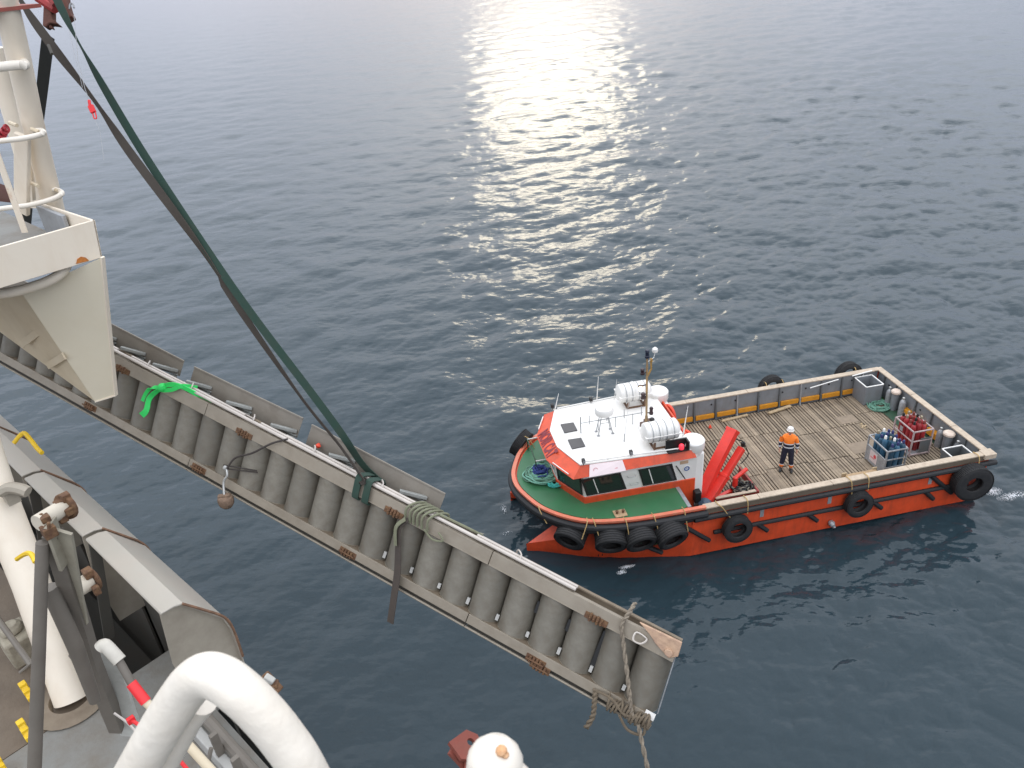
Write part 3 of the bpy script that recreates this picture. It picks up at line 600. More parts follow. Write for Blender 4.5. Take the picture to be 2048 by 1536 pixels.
# tyres used as fenders
def tyre_mesh(mbo, c, axis, R, w, hole=.55):
    r_ = R * hole; rr = []
    rr += [(r_, -w * .36), (r_ * 1.06, -w * .47), (R * .80, -w * .52), (R * .94, -w * .46), (R * .985, -w * .40)]
    k = -w * .40
    while k < w * .38: rr += [(R, k + .012), (R, k + w * .11), (R * .965, k + w * .115), (R * .965, k + w * .14)]; k += w * .15
    rr += [(R * .985, w * .40), (R * .94, w * .46), (R * .80, w * .52), (r_ * 1.06, w * .47), (r_, w * .36), (r_ * 1.25, w * .2), (r_ * 1.3, 0), (r_ * 1.25, -w * .2)]
    mbo.ring(rr, c, axis, 40)
    return mbo
def tyre(label, c, axis, R, w, ropes=(), hole=.55, group='tyres hung round the workboat as fenders'):
    t = thing('tyre_fender', label, 'tyre', BF, c, group); m = MB(); tyre_mesh(m, c, axis, R, w, hole); part('tyre', m, M_TYRE, t)
    ax = V(axis).normalized()
    m = MB(); x, y = perp(ax)
    for i in range(60):                                     # shoulder lugs
        a = 2 * math.pi * i / 60
        for s in (-1, 1):
            d = x * math.cos(a) + y * math.sin(a); m.box(V(c) + d * (R * .985) + ax * (s * w * .40), (.03, w * .12, R * .045), (d, ax, d.cross(ax)))
    part('tread_lugs', m, M_TYRE, t)['kind'] = 'stuff'
    for P in ropes:
        m = MB(); m.tube(smooth(P, 5), .016, 6); part('lashing', m, M_ROPEY, t)
    return t
def lash(u, v=3.07, dz=.5, du=0, zt=1.96): return [(u, v - .18, zt), (u, v + .04, zt + .03), (u - du * .2, v + .14, zt - .06), (u - du * .6, v + .17, zt - dz * .6), (u - du, v + .18, zt - dz)]
tyre('huge worn tyre hung on the near stern corner', (.72, 3.42, 1.16), (.10, 1, .02), .64, .40, [lash(.45, 3.07, .35)], .42)
tyre('medium tyre hung midway along the near side, below the gas cylinder racks', (4.72, 3.34, 1.10), (0, 1, .05), .46, .27, [lash(5.02, 3.07, .75, .1), lash(4.4, 3.07, .45)])
tyre('medium tyre hung on the near side below the red deck crane', (8.92, 3.36, 1.08), (0, 1, .05), .47, .27, [lash(9.5, 3.07, .7, .55), lash(8.55, 3.07, .45)])
for u, v, ax, L, rp in ((14.12, 2.44, (.58, .74, -.36), 'wide drum like tyre nearest the bow tip, tilted under the curved rim', [[(14.9, 1.5, 1.97), (14.95, 1.72, 1.95), (14.8, 2.05, 1.6)], [(13.62, 2.55, 1.97), (13.68, 2.80, 1.95), (13.9, 2.95, 1.5)]]),
                        (12.98, 2.98, (.18, .86, -.42), 'wide drum like tyre second from the bow, over the red bow foot', [[(13.45, 2.62, 1.98), (13.45, 2.85, 1.96), (13.35, 3.05, 1.45)]]),
                        (12.08, 3.14, (-.02, .88, -.40), 'wide drum like tyre third from the bow, beside the foredeck bollard plate', [[(12.52, 2.85, 1.98), (12.5, 3.1, 1.96), (12.45, 3.24, 1.4)]]),
                        (11.12, 3.26, (-.16, .88, -.36), 'wide drum like tyre fourth from the bow, next to the black strut', [[(11.62, 2.9, 1.98), (11.6, 3.14, 1.96), (11.5, 3.3, 1.4)], [(10.62, 2.9, 1.98), (10.62, 3.14, 1.96), (10.55, 3.3, 1.3)]])):
    tyre(L, (u, v, 1.28), ax, .50, .52, rp, .60)
tyre('dark tyre showing above the far rail behind the person', (4.35, -3.42, 1.62), (0, 1, .1), .52, .3, [lash(4.7, -3.3, .2), lash(4.0, -3.3, .2)])
tyre('dark tyre showing above the far rail at the stern corner', (1.05, -3.42, 1.60), (0, 1, .1), .55, .3, [lash(.9, -3.3, .2)])
tyre('black tyre lying over the far side of the bow rim', (14.72, -2.25, 1.86), (.66, -.62, .42), .52, .36, [[(14.35, -1.7, 1.95), (14.5, -1.9, 2.25), (14.7, -2.1, 2.3)]], .55)
tyre('tyre edge showing behind the far vent cowl', (9.35, -3.36, 1.65), (0, 1, .1), .48, .28)

# deck crane
cr_ = thing('deck_crane', 'bright red folded knuckle boom crane beside the wheelhouse on the near side of the deck', 'crane', BF, (9.1, 1.9, ZD))
m = MB(); m.lathe([(.26, 0), (.26, .04), (.16, .06), (.15, .3), (0, .32)], (9.15, 1.85, .95), n=18); m.lathe([(0, 0), (.2, .02), (.24, .2), (.2, .42), (.0, .5)], (9.36, 2.05, .98), (.4, .3, .8), 16); part('slew_base', m, mat('slate_blue_paint', (.05, .08, .12), .45, dirt=.2), cr_, bevel=.01)
m = MB(); m.box((9.70, 1.95, 1.50), (.22, .24, .42)); m.tube([(9.5, 2.0, 1.3), (9.6, 2.15, 1.0)], .06, 8); part('control_block', m, M_BLACK, cr_, bevel=.03)
A = V((9.58, 1.80, 1.10)); B_ = V((8.05, .85, 3.05)); side = (B_ - A).cross(V((0, 0, 1))).normalized()
m = MB(); t = (B_ - A).normalized(); nn = side.cross(t)
for s in (-1, 1): m.prism([A + side * .165 * s + nn * -.10, A + side * .165 * s + nn * .12, A.lerp(B_, .5) + side * .165 * s + nn * .20, B_ + side * .165 * s + nn * .15, B_ + side * .165 * s - nn * .12, A.lerp(B_, .55) + side * .165 * s - nn * .08], side * .02)
for s in (-1, 1):
    n0 = nn * (.11 if s > 0 else -.10)
    m.prism([A + n0 - side * .165, A + n0 + side * .185, A.lerp(B_, .5) + nn * (.19 if s > 0 else -.08) + side * .185, A.lerp(B_, .5) + nn * (.19 if s > 0 else -.08) - side * .165], nn * .012)
    m.prism([A.lerp(B_, .5) + nn * (.19 if s > 0 else -.08) - side * .165, A.lerp(B_, .5) + nn * (.19 if s > 0 else -.08) + side * .185, B_ + nn * (.14 if s > 0 else -.11) + side * .185, B_ + nn * (.14 if s > 0 else -.11) - side * .165], nn * .012)
m.box(B_, (.38, .32, .10), (side, nn, t)); part('main_boom', m, M_RED, cr_)
A2 = V((9.42, 2.02, 1.02)); B3 = V((7.80, 1.10, 2.45)); t2 = (B3 - A2).normalized()
m = MB(); m.beam(A2, A2.lerp(B3, .55), .27, .26); m.beam(A2.lerp(B3, .50), B3, .22, .21); m.box(A2.lerp(B3, .52), (.09, .30, .30), (t2, side, t2.cross(side))); part('outer_boom', m, M_RED, cr_, bevel=.012)
m = MB(); m.tube([A.lerp(B_, .35) - nn * .1, A.lerp(B_, .82) - nn * .14], .055, 10); part('ram', m, M_REDD, cr_)
m = MB(); m.tube(smooth([B_ - nn * .2, B_ - nn * .35 - t * .2, B3 + V((0, 0, .28)), B3 + V((-.05, .08, .12))], 5), .022, 8); m.box(B3 + V((-.05, -.03, .12)), (.12, .1, .16)); m.tube(smooth([B3 + V((-.1, 0, .1)), B3 + V((-.2, .1, -.25)), B3 + V((.1, .2, -.5))], 5), .018, 8); part('hose', m, M_BLACK, cr_)
m = MB(); m.tube([(8.15, 1.45, 1.5), (7.62, 1.22, 1.62)], .07, 10); m.tube([(8.12, 1.45, 1.55), (8.15, 1.5, .98)], .09, 10); m.beam((9.3, 1.9, 1.06), (8.15, 1.48, 1.06), .12, .12); part('outrigger', m, M_RED, cr_)
m = MB(); m.box((9.62, 1.1, 1.5), (.14, .5, .9)); m.tube([(9.62, 1.0, 1.6), (9.62, 1.0, 2.2)], .07, 8); part('ladder_post', m, M_RED, cr_, bevel=.03)
# coaming round the crane well
m = MB(); m.bb((9.05, 1.93, .97), (7.55, 1.99, 1.24)); co_ = single('crane_well_coaming', m, M_REDD, 'dull red steel coaming with timber capping round the crane foot', 'deck coaming', BF, (8.3, 1.6, ZD))
m = MB(); m.bb((7.50, .55, .97), (7.56, 1.99, 1.24)); part('coaming_side', m, M_REDD, co_); m = MB(); m.bb((9.05, 1.90, 1.24), (7.62, 2.02, 1.28)); part('coaming_capping', m, M_CAPWOOD, co_, bevel=.008)
m = MB(); m.bb((9.6, 1.98, .955), (7.45, 2.8, .985)); part('green_deck_strip', m, M_GREEND, co_)
def coil(name, label, c, R, turns, mats, frame=BF, r=.022, jit=.12, group=None, wob=.25, zs=.14):
    t = thing(name, label, 'rope', frame, c)
    for mi, mt in enumerate(mats):
        P = []; ph = random.uniform(0, 6); ox = 0; oy = 0
        for i in range(turns * 10):
            if i % 10 == 0: ox, oy, rr, ec = random.gauss(0, jit) * R, random.gauss(0, jit) * R, R * random.uniform(.45, 1), random.uniform(.7, 1)
            a = ph + i * 2 * math.pi / 10; P.append((c[0] + ox + rr * math.cos(a) * (1 + .1 * math.sin(3 * a + i)), c[1] + oy + rr * ec * math.sin(a), c[2] + r + random.uniform(0, zs) + .1 * zs * mi))
        m = MB(); m.tube(smooth(P, 4), r, 6); part('rope_coil', m, mt, t)
    return t
coil('rope_pile', 'tangled green, teal and blue mooring rope heaped on the green foredeck', (14.40, .0, ZR), .60, 20, [M_ROPEG, M_ROPEG, mat('pale_green_rope', (.16, .36, .27), .8, scale=20)], r=.027)
coil('rope_hank', 'blue rope knotted in the middle of the foredeck rope heap', (14.40, -.08, ZR + .1), .27, 9, [M_ROPEB], r=.026, jit=.4)
t = coil('rope_hank', 'bright teal rope hank at the near edge of the foredeck heap', (14.13, .55, ZR), .30, 12, [M_ROPET], r=.024, jit=.12, zs=.1)
coil('rope_pile', 'loose pale green rope pile beside the grey bin at the stern', (.62, -1.75, ZD), .42, 16, [mat('pale_sea_green_rope', (.14, .30, .22), .8, scale=20)], r=.018, zs=.1)
coil('rope_pile', 'grey tangle of hoses and rope inside the crane well', (7.95, 1.55, ZD), .36, 12, [mat('grey_rope', (.25, .23, .18), .8, scale=20), M_BLACK], r=.024, zs=.25)

# stern bins and vents
def bin_(label, a, b_, z1, m_, rimm):
    t = thing('steel_bin', label, 'bin', BF, ((a[0] + b_[0]) / 2, (a[1] + b_[1]) / 2, ZD)); w = .03; (x0, y0), (x1, y1) = a, b_
    m = MB(); m.bb((x0, y0, ZD), (x0 + w, y1, z1)); m.bb((x1 - w, y0, ZD), (x1, y1, z1)); m.bb((x0 + w, y0, ZD), (x1 - w, y0 + w, z1)); m.bb((x0 + w, y1 - w, ZD), (x1 - w, y1, z1)); m.bb((x0 + w, y0 + w, ZD), (x1 - w, y1 - w, ZD + .05)); part('bin_wall', m, m_, t)
    m = MB(); e = .02; z = z1 + .012
    for p, q in (((x0, y0), (x1, y0)), ((x1, y0), (x1, y1)), ((x1, y1), (x0, y1)), ((x0, y1), (x0, y0))): m.beam((*p, z), (*q, z), .035, .03)
    part('bin_rim', m, rimm, t); return t
bin_('tall grey open bin in the far stern corner', (.42, -2.84), (1.14, -2.05), 1.80, M_GREYP, M_WHITE)
bin_('dark open bin with pale rim in the near stern corner', (.34, 2.26), (1.08, 2.83), 1.78, M_GREYD, M_WHITE)
def mush(label, v, r=.17, h=.72):
    t = thing('mushroom_vent', label, 'vent', BF, (.24, v, ZD), 'pale topped vents along the transom'); m = MB(); m.lathe([(r * .8, 0), (r * .8, h), (0, h)], (.26, v, ZD), n=18); part('vent_pipe', m, M_GREYP, t)
    m = MB(); m.lathe([(r * .9, 0), (r * 1.05, .02), (r * 1.05, .09), (r * .8, .13), (0, .14)], (.26, v, ZD + h), n=22); part('vent_cap', m, mat('cream_vent_cap', (.62, .52, .43), .5, dirt=.3, dirtcol=(.45, .2, .12), scale=6), t)
mush('cream capped vent on the transom next to the tall grey bin', -1.48); mush('cream capped vent on the transom next to the dark near corner bin', 1.52, .19)
for v, L in ((-1.02, 'silver grey gas bottle between the far vent and the yellow kick board'), (1.12, 'silver grey bottle just left of the near vent'), (1.98, 'small dark bottle between the near vent and the corner bin'), (-1.85, 'slim grey bollard post behind the tall grey bin')):
    t = thing('deck_bottle', L, 'bottle', BF, (.25, v, ZD)); m = MB(); m.lathe([(.12, 0), (.12, .55), (.09, .64), (.03, .70), (0, .70)], (.25, v, ZD), n=16); part('bottle_body', m, M_STEEL if v < 1.5 else M_GREYD, t); m = MB(); m.lathe([(.03, 0), (.05, .02), (.05, .08), (0, .1)], (.25, v, ZD + .7), n=10); part('valve', m, M_TIN, t)
m = MB(); m.tube([(3.05, -2.80, 1.72), (1.85, -2.84, 1.86)], .022, 8); single('white_pipe', m, M_WHITE, 'thin white pipe leaning along the far bulwark', 'pipe', BF, (2.4, -2.8, 1.7))
m = MB(); m.tube([(1.25, -2.86, 1.90), (.40, -2.9, 1.96)], .024, 8); single('white_pipe', m, M_WHITE, 'short white pipe resting above the tall grey bin', 'pipe', BF, (.8, -2.9, 1.9))
m = MB(); m.beam((6.75, -2.62, 1.02), (5.65, -2.70, 1.04), .10, .06); single('timber_batten', m, M_WOODL, 'pale timber batten against the far bulwark, nearer the wheelhouse', 'timber', BF, (6.2, -2.65, ZD), bevel=.008)
m = MB(); m.beam((4.85, -2.55, 1.05), (3.85, -2.72, 1.10), .12, .06); single('timber_batten', m, M_WOODL, 'pale timber batten against the far bulwark behind the person', 'timber', BF, (4.4, -2.6, ZD), bevel=.008)
m = MB(); m.bb((4.40, 1.98, .99), (3.28, 2.26, 1.24)); wd_ = single('timber_beam', m, M_CARD, 'tan timber baulk lying by the near rail', 'timber', BF, (3.8, 2.1, ZD), bevel=.015)
for u in (4.42, 3.3): 
    m = MB(); m.bb((u - .09, 1.94, .99), (u + .09, 2.0, 1.30)); part('splintered_end', m, M_WOODL, wd_, bevel=.02)
m = MB()
for k in range(26): a, r_ = random.uniform(0, 6.28), random.uniform(0, .2) ; m.box((1.95 + r_ * math.cos(a) * .6, -.75 + r_ * math.sin(a), .995 + random.uniform(0, .02)), (random.uniform(.02, .12), random.uniform(.01, .04), .01), (V((math.cos(a * 3), math.sin(a * 3), 0)), V((-math.sin(a * 3), math.cos(a * 3), 0)), V((0, 0, 1))))
single('wood_chips', m, M_WOODL, 'scattered pale wood chips on the deck boards', 'wood chips', BF, (1.95, -.75, ZD), kind='stuff')
m = MB(); m.box((7.35, -2.35, 1.02), (.1, .1, .05)); m.lathe([(.05, 0), (.03, .08), (0, .09)], (7.35, -2.35, 1.04), n=10); single('orange_cup', m, mat('lifebuoy_orange', (0, 0, 0)), 'small orange fitting on the deck by the far bulwark', 'deck fitting', BF, (7.35, -2.35, ZD), bevel=.01)

# gas cylinder racks
def rack(label, u0, u1, v0, v1, z1, mt, panel, bars):
    t = thing('cylinder_rack', label, 'rack', BF, ((u0 + u1) / 2, (v0 + v1) / 2, ZD)); w = .045
    for u, v in ((u0, v0), (u1, v0), (u0, v1), (u1, v1)):
        m = MB(); m.bb((u - w / 2, v - w / 2, ZD), (u + w / 2, v + w / 2, z1)); part('post', m, mt, t)
    for z in (ZD + .06, z1):
        for p, q in (((u0, v0), (u1, v0)), ((u1, v0), (u1, v1)), ((u1, v1), (u0, v1)), ((u0, v1), (u0, v0))):
            m = MB(); m.beam((*p, z), (*q, z), w * .9, w * .9); part('rail', m, mt, t)
    for z in bars:
        m = MB(); m.beam((u0, v1, z), (u1, v1, z), .04, .03); part('rail', m, mt, t)
        m = MB(); m.beam((u1, v0, z), (u1, v1, z), .04, .03); part('rail', m, mt, t)
    m = MB(); m.bb((u0, v0, ZD + .03), (u1, v1, ZD + .05)); part('floor_plate', m, M_STEEL, t)
    if panel:
        m = MB(); m.bb((u1 + .005, v0, ZD + .05), (u1 + .015, v1, ZD + .62)); pn = part('side_panel', m, M_STEEL, t)
        m = MB(); m.bb((u1 + .016, v0 + .22, ZD + .16), (u1 + .024, v0 + .62, ZD + .56)); pb = part('placard', m, mat('placard_white', (.62, .52, .50), .5, var=.1), pn) if False else part('placard', m, mat('placard_white', (.62, .52, .50), .5, var=.1), t)
        m = MB(); m.lathe([(0, 0), (.07, 0), (.07, .004), (0, .004)], (u1 + .025, v0 + .50, ZD + .42), (1, 0, 0), 14); m.bb((u1 + .025, v0 + .28, ZD + .3), (u1 + .029, v0 + .5, ZD + .33)); part('placard_print', m, mat('placard_red', (.60, .05, .06), .5), pb)
    else:
        m = MB(); m.bb((u0, v1 - .008, ZD + .1), (u0 + .42, v1 + .0, ZD + .72)); part('side_panel', m, M_GREYD, t)
        m = MB(); m.bb((u1 - .0, v0 + .3, z1 - .32), (u1 + .01, v0 + .45, z1 - .14)); part('placard', m, M_STEEL, t)
rack('grey steel rack of blue gas cylinders with red and white placard', 2.30, 3.04, 1.08, 2.12, 1.98, M_STEEL, True, (1.3, 1.62))
rack('pinkish grey steel rack of maroon gas cylinders by the transom', .84, 1.58, .40, 1.42, 2.02, mat('pinkish_steel_rack', (.42, .33, .32), .5, dirt=.3, scale=5), False, (1.62,))
def cyl(c, mt, capm, h, label, group):
    t = thing('gas_cylinder', label, 'gas cylinder', BF, c, group)
    m = MB(); m.lathe([(.085, 0), (.09, .02), (.09, h - .13), (.075, h - .06), (.04, h - .01), (.03, h), (0, h)], c, n=16); part('cylinder_body', m, mt, t)
    m = MB(); m.lathe([(.045, 0), (.045, .09), (.03, .12), (0, .125)], (c[0], c[1], c[2] + h), n=12); part('valve_cap', m, capm, t); return t
L1 = 'blue gas cylinder with a valve cap standing upright in the near grey rack'; G1 = 'blue gas cylinders in the near rack'
L2 = 'maroon gas cylinder with a valve cap standing upright in the rack by the transom'; G2 = 'maroon gas cylinders in the rack by the transom'
protos = {}
def place_cyl(kind, mt, capm, pos, L, G):
    for i, (u, v, h, ci) in enumerate(pos):
        key = (kind, ci, h)
        if key not in protos: protos[key] = (cyl((u, v, ZD + .06), mt, capm[ci], h, L, G), (u, v))
        else: copy_thing(protos[key][0], BF @ Matrix.Translation(V((u, v, ZD + .06))) @ Matrix.Rotation(random.uniform(0, 6), 4, 'Z'))
place_cyl('b', M_BLUEC, [M_NAVYCAP, M_BRASS, M_WHITE], [(2.42 + .20 * i + .0 * j, 1.22 + .2 * j, (1.02, 1.10, 1.06)[(i + j) % 3], (i * 2 + j * 3 + i * j) % 3) for i in range(3) for j in range(5) if (i, j) != (2, 3)], L1, G1)
place_cyl('r', M_REDC, [mat('red_brown_cap', (.18, .04, .03), .5), M_BRASS, M_BLACK], [(1.0 + .2 * i, .53 + .2 * j, (1.04, 1.12, 1.08)[(i + 2 * j) % 3], (i + j * 2) % 3 if (i * j) % 2 == 0 else 0) for i in range(3) for j in range(4)], L2, G2)

# ------------------------------------------------------------------ person on deck
pc = (5.95, .88, ZD)
camL = BF.inverted() @ CAM; fa = math.atan2(camL.y - pc[1], camL.x - pc[0])
PF = BF @ Matrix.Translation(V(pc)) @ Matrix.Rotation(fa + rad(4), 4, 'Z')          # x faces the viewer
pn = thing('person', 'person in orange and navy hi-vis suit and white hard hat standing on the timber deck', 'person', PF)
def skin_obj(name, verts, edges, radii, mt, parent, sub=2, root=0):
    me = bpy.data.meshes.new(name); me.from_pydata(verts, edges, []); me.materials.append(mt)
    o = link(bpy.data.objects.new(name, me), parent); ORG[o.name] = V()
    o.modifiers.new('skin', 'SKIN').use_smooth_shade = True
    for i, r_ in enumerate(radii):
        d = me.skin_vertices[0].data[i]; d.radius = r_ if isinstance(r_, tuple) else (r_, r_)
    me.skin_vertices[0].data[root].use_root = True
    sb = o.modifiers.new('sub', 'SUBSURF'); sb.levels = sb.render_levels = sub
    return o
# body as one figure (feet, legs, torso, arms, hands with fingers, neck)
vts = [(0, 0, .95), (0, 0, 1.12), (0.01, 0, 1.30), (0, 0, 1.44), (0.01, 0, 1.53)]; rdi = [.10, .09, .11, .06, .055]; edg = [(0, 1), (1, 2), (2, 3), (3, 4)]
for s in (1, -1):
    b0 = len(vts); vts += [(0, .10 * s, .88), (.02, .13 * s, .5), (-.01, .155 * s + (.02 if s > 0 else 0), .10), (.05, .165 * s, .05), (.15, .18 * s, .035)]; rdi += [.085, .06, .042, .045, .035]; edg += [(0, b0), (b0, b0 + 1), (b0 + 1, b0 + 2), (b0 + 2, b0 + 3), (b0 + 3, b0 + 4)]
    b0 = len(vts); vts += [(0, .17 * s, 1.40), (-.01, .255 * s, 1.14), (.05, .28 * s, .90), (.065, .28 * s, .84)]; rdi += [.062, .045, .03, .034]; edg += [(2, b0), (b0, b0 + 1), (b0 + 1, b0 + 2), (b0 + 2, b0 + 3)]
    for k in range(4):
        c = len(vts); yy = .28 * s; vts += [(.045 + .018 * k, yy + .012 * s, .79), (.05 + .018 * k, yy + .004 * s, .745 - .006 * (k in (1, 2)))]; rdi += [.0095, .0085]; edg += [(b0 + 3, c), (c, c + 1)]
    c = len(vts); vts += [(.095, .262 * s, .83), (.105, .25 * s, .79)]; rdi += [.011, .009]; edg += [(b0 + 3, c), (c, c + 1)]
skin_obj('body', vts, edg, rdi, M_SKIN, pn)
# head
m = MB(); m.lathe([(0, -.12), (.045, -.115), (.068, -.08), (.078, -.03), (.084, .03), (.08, .07), (.06, .105), (0, .12)], (.02, 0, 1.645), (0, 0, 1), 20)
for v in m.v: v.x = .02 + (v.x - .02) * 1.15
m.prism([(.115, -.012, 1.64), (.115, .012, 1.64), (.105, 0, 1.675)], (.018, 0, -.006))
for s in (1, -1): m.lathe([(0, 0), (.022, .002), (.026, .01), (0, .016)], (.02, .078 * s, 1.64), (0, s, 0), 10)
hd = part('head', m, M_SKIN, pn)
m = MB(); [m.lathe([(0, 0), (.010, .003), (0, .007)], (.108, .03 * s, 1.665), (1, 0, 0), 8) for s in (1, -1)]; part('eye', m, M_BLACK, hd)
m = MB(); m.box((.104, 0, 1.595), (.012, .045, .008)); part('mouth', m, mat('lips', (.32, .12, .1), .5), hd)
m = MB(); m.lathe([(.108, 0), (.112, .01), (.108, .05), (.09, .095), (.055, .12), (0, .128)], (.015, 0, 1.685), (0, 0, 1), 24); m.lathe([(.10, 0), (.122, -.004), (.122, .006), (.10, .014)], (.025, 0, 1.688), (0, 0, 1), 24)
m.ribbon([(.13, 0, 1.70), (.10, 0, 1.785), (.02, 0, 1.822), (-.06, 0, 1.79)], .035, [(0, 1, 0)] * 4, .012); part('hard_hat', m, M_WHITE, pn)
# jacket: bands by height
def banded(o_mats, verts, edges, radii, bands, name):
    o = skin_obj(name, verts, edges, radii, o_mats[0], pn, 2)
    return o
jm = bpy.data.materials.new('hi_vis_jacket'); jm.use_nodes = True; nt = jm.node_tree; bs = nt.nodes['Principled BSDF']; bs.inputs['Roughness'].default_value = .75
tcn = N(nt, 'ShaderNodeTexCoord'); sx = N(nt, 'ShaderNodeSeparateXYZ'); nt.links.new(tcn.outputs['Object'], sx.inputs[0])
rp = N(nt, 'ShaderNodeValToRGB'); rp.color_ramp.interpolation = 'CONSTANT'; mr = N(nt, 'ShaderNodeMapRange'); mr.inputs['From Min'].default_value = .0; mr.inputs['From Max'].default_value = 2.0
nt.links.new(sx.outputs['Z'], mr.inputs['Value']); nt.links.new(mr.outputs[0], rp.inputs['Fac'])
NAV = (.012, .013, .03, 1); SIL = (.62, .64, .66, 1); ORA = (.95, .22, .02, 1)
el = rp.color_ramp.elements; el[0].position = 0; el[0].color = NAV; el[1].position = .500; el[1].color = SIL
for p, c in ((.522, NAV), (.572, SIL), (.590, ORA)):
    e = el.new(p); e.color = c
nt.links.new(rp.outputs[0], bs.inputs['Base Color'])
jv = [(0, 0, .80), (0, 0, 1.02), (0.01, 0, 1.24), (0, 0, 1.38), (0, 0, 1.50)]; jr = [(.165, .20), (.155, .19), (.16, .20), (.14, .17), (.075, .085)]; je = [(0, 1), (1, 2), (2, 3), (3, 4)]
for s in (1, -1):
    b0 = len(jv); jv += [(0, .19 * s, 1.41), (0, .235 * s, 1.30), (-.01, .27 * s, 1.14), (.045, .285 * s, .93)]; jr += [.088, .08, .07, .055]; je += [(3, b0), (b0, b0 + 1), (b0 + 1, b0 + 2), (b0 + 2, b0 + 3)]
skin_obj('jacket', jv, je, jr, jm, pn)
tm = bpy.data.materials.new('work_trousers'); tm.use_nodes = True; nt = tm.node_tree; bs = nt.nodes['Principled BSDF']; bs.inputs['Roughness'].default_value = .8
tcn = N(nt, 'ShaderNodeTexCoord'); sx = N(nt, 'ShaderNodeSeparateXYZ'); nt.links.new(tcn.outputs['Object'], sx.inputs[0]); rp = N(nt, 'ShaderNodeValToRGB'); rp.color_ramp.interpolation = 'CONSTANT'; nt.links.new(sx.outputs['Z'], rp.inputs['Fac'])
el = rp.color_ramp.elements; el[0].position = 0; el[0].color = ORA; el[1].position = .25; el[1].color = SIL; e = el.new(.19); e.color = ORA; e = el.new(.285); e.color = NAV; nt.links.new(rp.outputs[0], bs.inputs['Base Color'])
tv = [(0, 0, .93), (0, 0, 1.08)]; tr = [(.15, .17), (.13, .15)]; te = [(0, 1)]
for s in (1, -1):
    b0 = len(tv); tv += [(0, .10 * s, .84), (.02, .13 * s, .52), (.0, .155 * s, .28), (-.0, .165 * s, .11)]; tr += [.125, .10, .088, .092]; te += [(0, b0), (b0, b0 + 1), (b0 + 1, b0 + 2), (b0 + 2, b0 + 3)]
skin_obj('trousers', tv, te, tr, tm, pn)
for s in (1, -1):
    m = MB(); P = [V((-.09, .165 * s, .055)), V((-.02, .165 * s, .065)), V((.08, .178 * s, .05)), V((.17, .19 * s, .038)), V((.21, .196 * s, .03))]; m.tube(P, [.045, .06, .052, .045, .02], 12); part('boot', m, M_BLACK, pn)
# foam and disturbed water along the hull
def foam(label, spots):
    m = MB()
    for (cx, cy, rx, ry, n) in spots:
        for _ in range(n):
            a = random.uniform(0, 6.28); q = random.random() ** .6; x = cx + rx * q * math.cos(a); y = cy + ry * q * math.sin(a); s = random.uniform(.006, .020) * (1.4 - q)
            m.lathe([(0, -s * .4), (s, 0), (0, s * .5)], (x, y, .035 + random.uniform(-.02, .035)), (random.uniform(-.3, .3), random.uniform(-.3, .3), 1), 5)
    o = single('foam', m, M_FOAM, label, 'foam', BF, (spots[0][0], spots[0][1], 0), kind='stuff'); return o
foam('white foam churned up at the stern of the workboat', [(-.75, 2.9, .35, .25, 700), (-1.3, 3.3, .7, .22, 700), (-2.0, 3.6, .7, .12, 350)])
foam('small patch of white foam on the water under the bow tyres', [(12.45, 3.02, .30, .07, 260), (12.7, 3.2, .18, .1, 160)])
foam('specks of foam ahead of the two bow feet', [(15.75, -.95, .12, .3, 70), (15.9, .35, .2, .12, 50)])

# ------------------------------------------------------------------ accommodation ladder hanging in slings
KL = .75
LA = CAM + KL * (V((1.33989, 6.30927, 10.87344)) - CAM)
LX = V((-.830499, .509602, .224894)); LY = V((.42348, .31512, .84965)); LZ = V((.36211, .80060, -.47743))
LY = (LY - LX * LY.dot(LX)).normalized(); LZ = LX.cross(LY)
LF = Matrix((LX, LY * .86, LZ)).transposed().to_4x4(); LF.translation = LA      # x towards the far end, y across the treads, z away
k = KL; XE = 15.6 * k
lad = thing('accommodation_ladder', 'long grey aluminium accommodation ladder with curved treads hanging sideways in slings', 'ladder', LF, (5 * k, 0, 0))
SEG = [(-.36, 2.1), (2.11, 6.9), (6.91, 11.2), (11.21, 15.6)]
for a, b_ in SEG:
    a *= k; b_ *= k
    m = MB(); m.bb((a, -.225 * k, 0), (b_, -.02 * k, .012)); m.bb((a, -.03 * k, .012), (b_, -.018 * k, .05)); m.bb((a, -.235 * k, -.004), (b_, -.222 * k, .035)); part('stringer', m, M_LAD, lad, bevel=.003)
    m = MB(); m.bb((a, -.26 * k, .235 * k), (b_, .0, .247 * k)); m.bb((a, -.015 * k, .20 * k), (b_, .005, .27 * k)); m.bb((a, -.24 * k, .012), (b_, -.225 * k, .235 * k)); part('stringer_back', m, M_GRIME, lad)
    m = MB(); m.bb((a, -1.06 * k, .01), (b_, -1.045 * k, .46 * k)); part('lower_web', m, M_GRIME, lad)
    m = MB(); m.prism([(a, -1.03 * k, -.015), (a, -1.175 * k, -.015), (a, -1.175 * k, .0), (a, -1.03 * k, .0)], (b_ - a, 0, 0)); part('stringer', m, M_LAD, lad, bevel=.003)
    m = MB(); m.bb((a, -1.20 * k, .02), (b_, -1.18 * k, .04)); m.bb((a, -1.28 * k, .05), (b_, -1.06 * k, .06)); part('gap_shade_strip', m, M_DARKIN, lad)  # dark strips standing in for shade in the gap above the lower rail
    m = MB(); m.tube([(a + .0, -1.245 * k, .0), (b_, -1.245 * k, .0)], .018 * k, 8); part('lower_rail', m, M_LAD, lad)
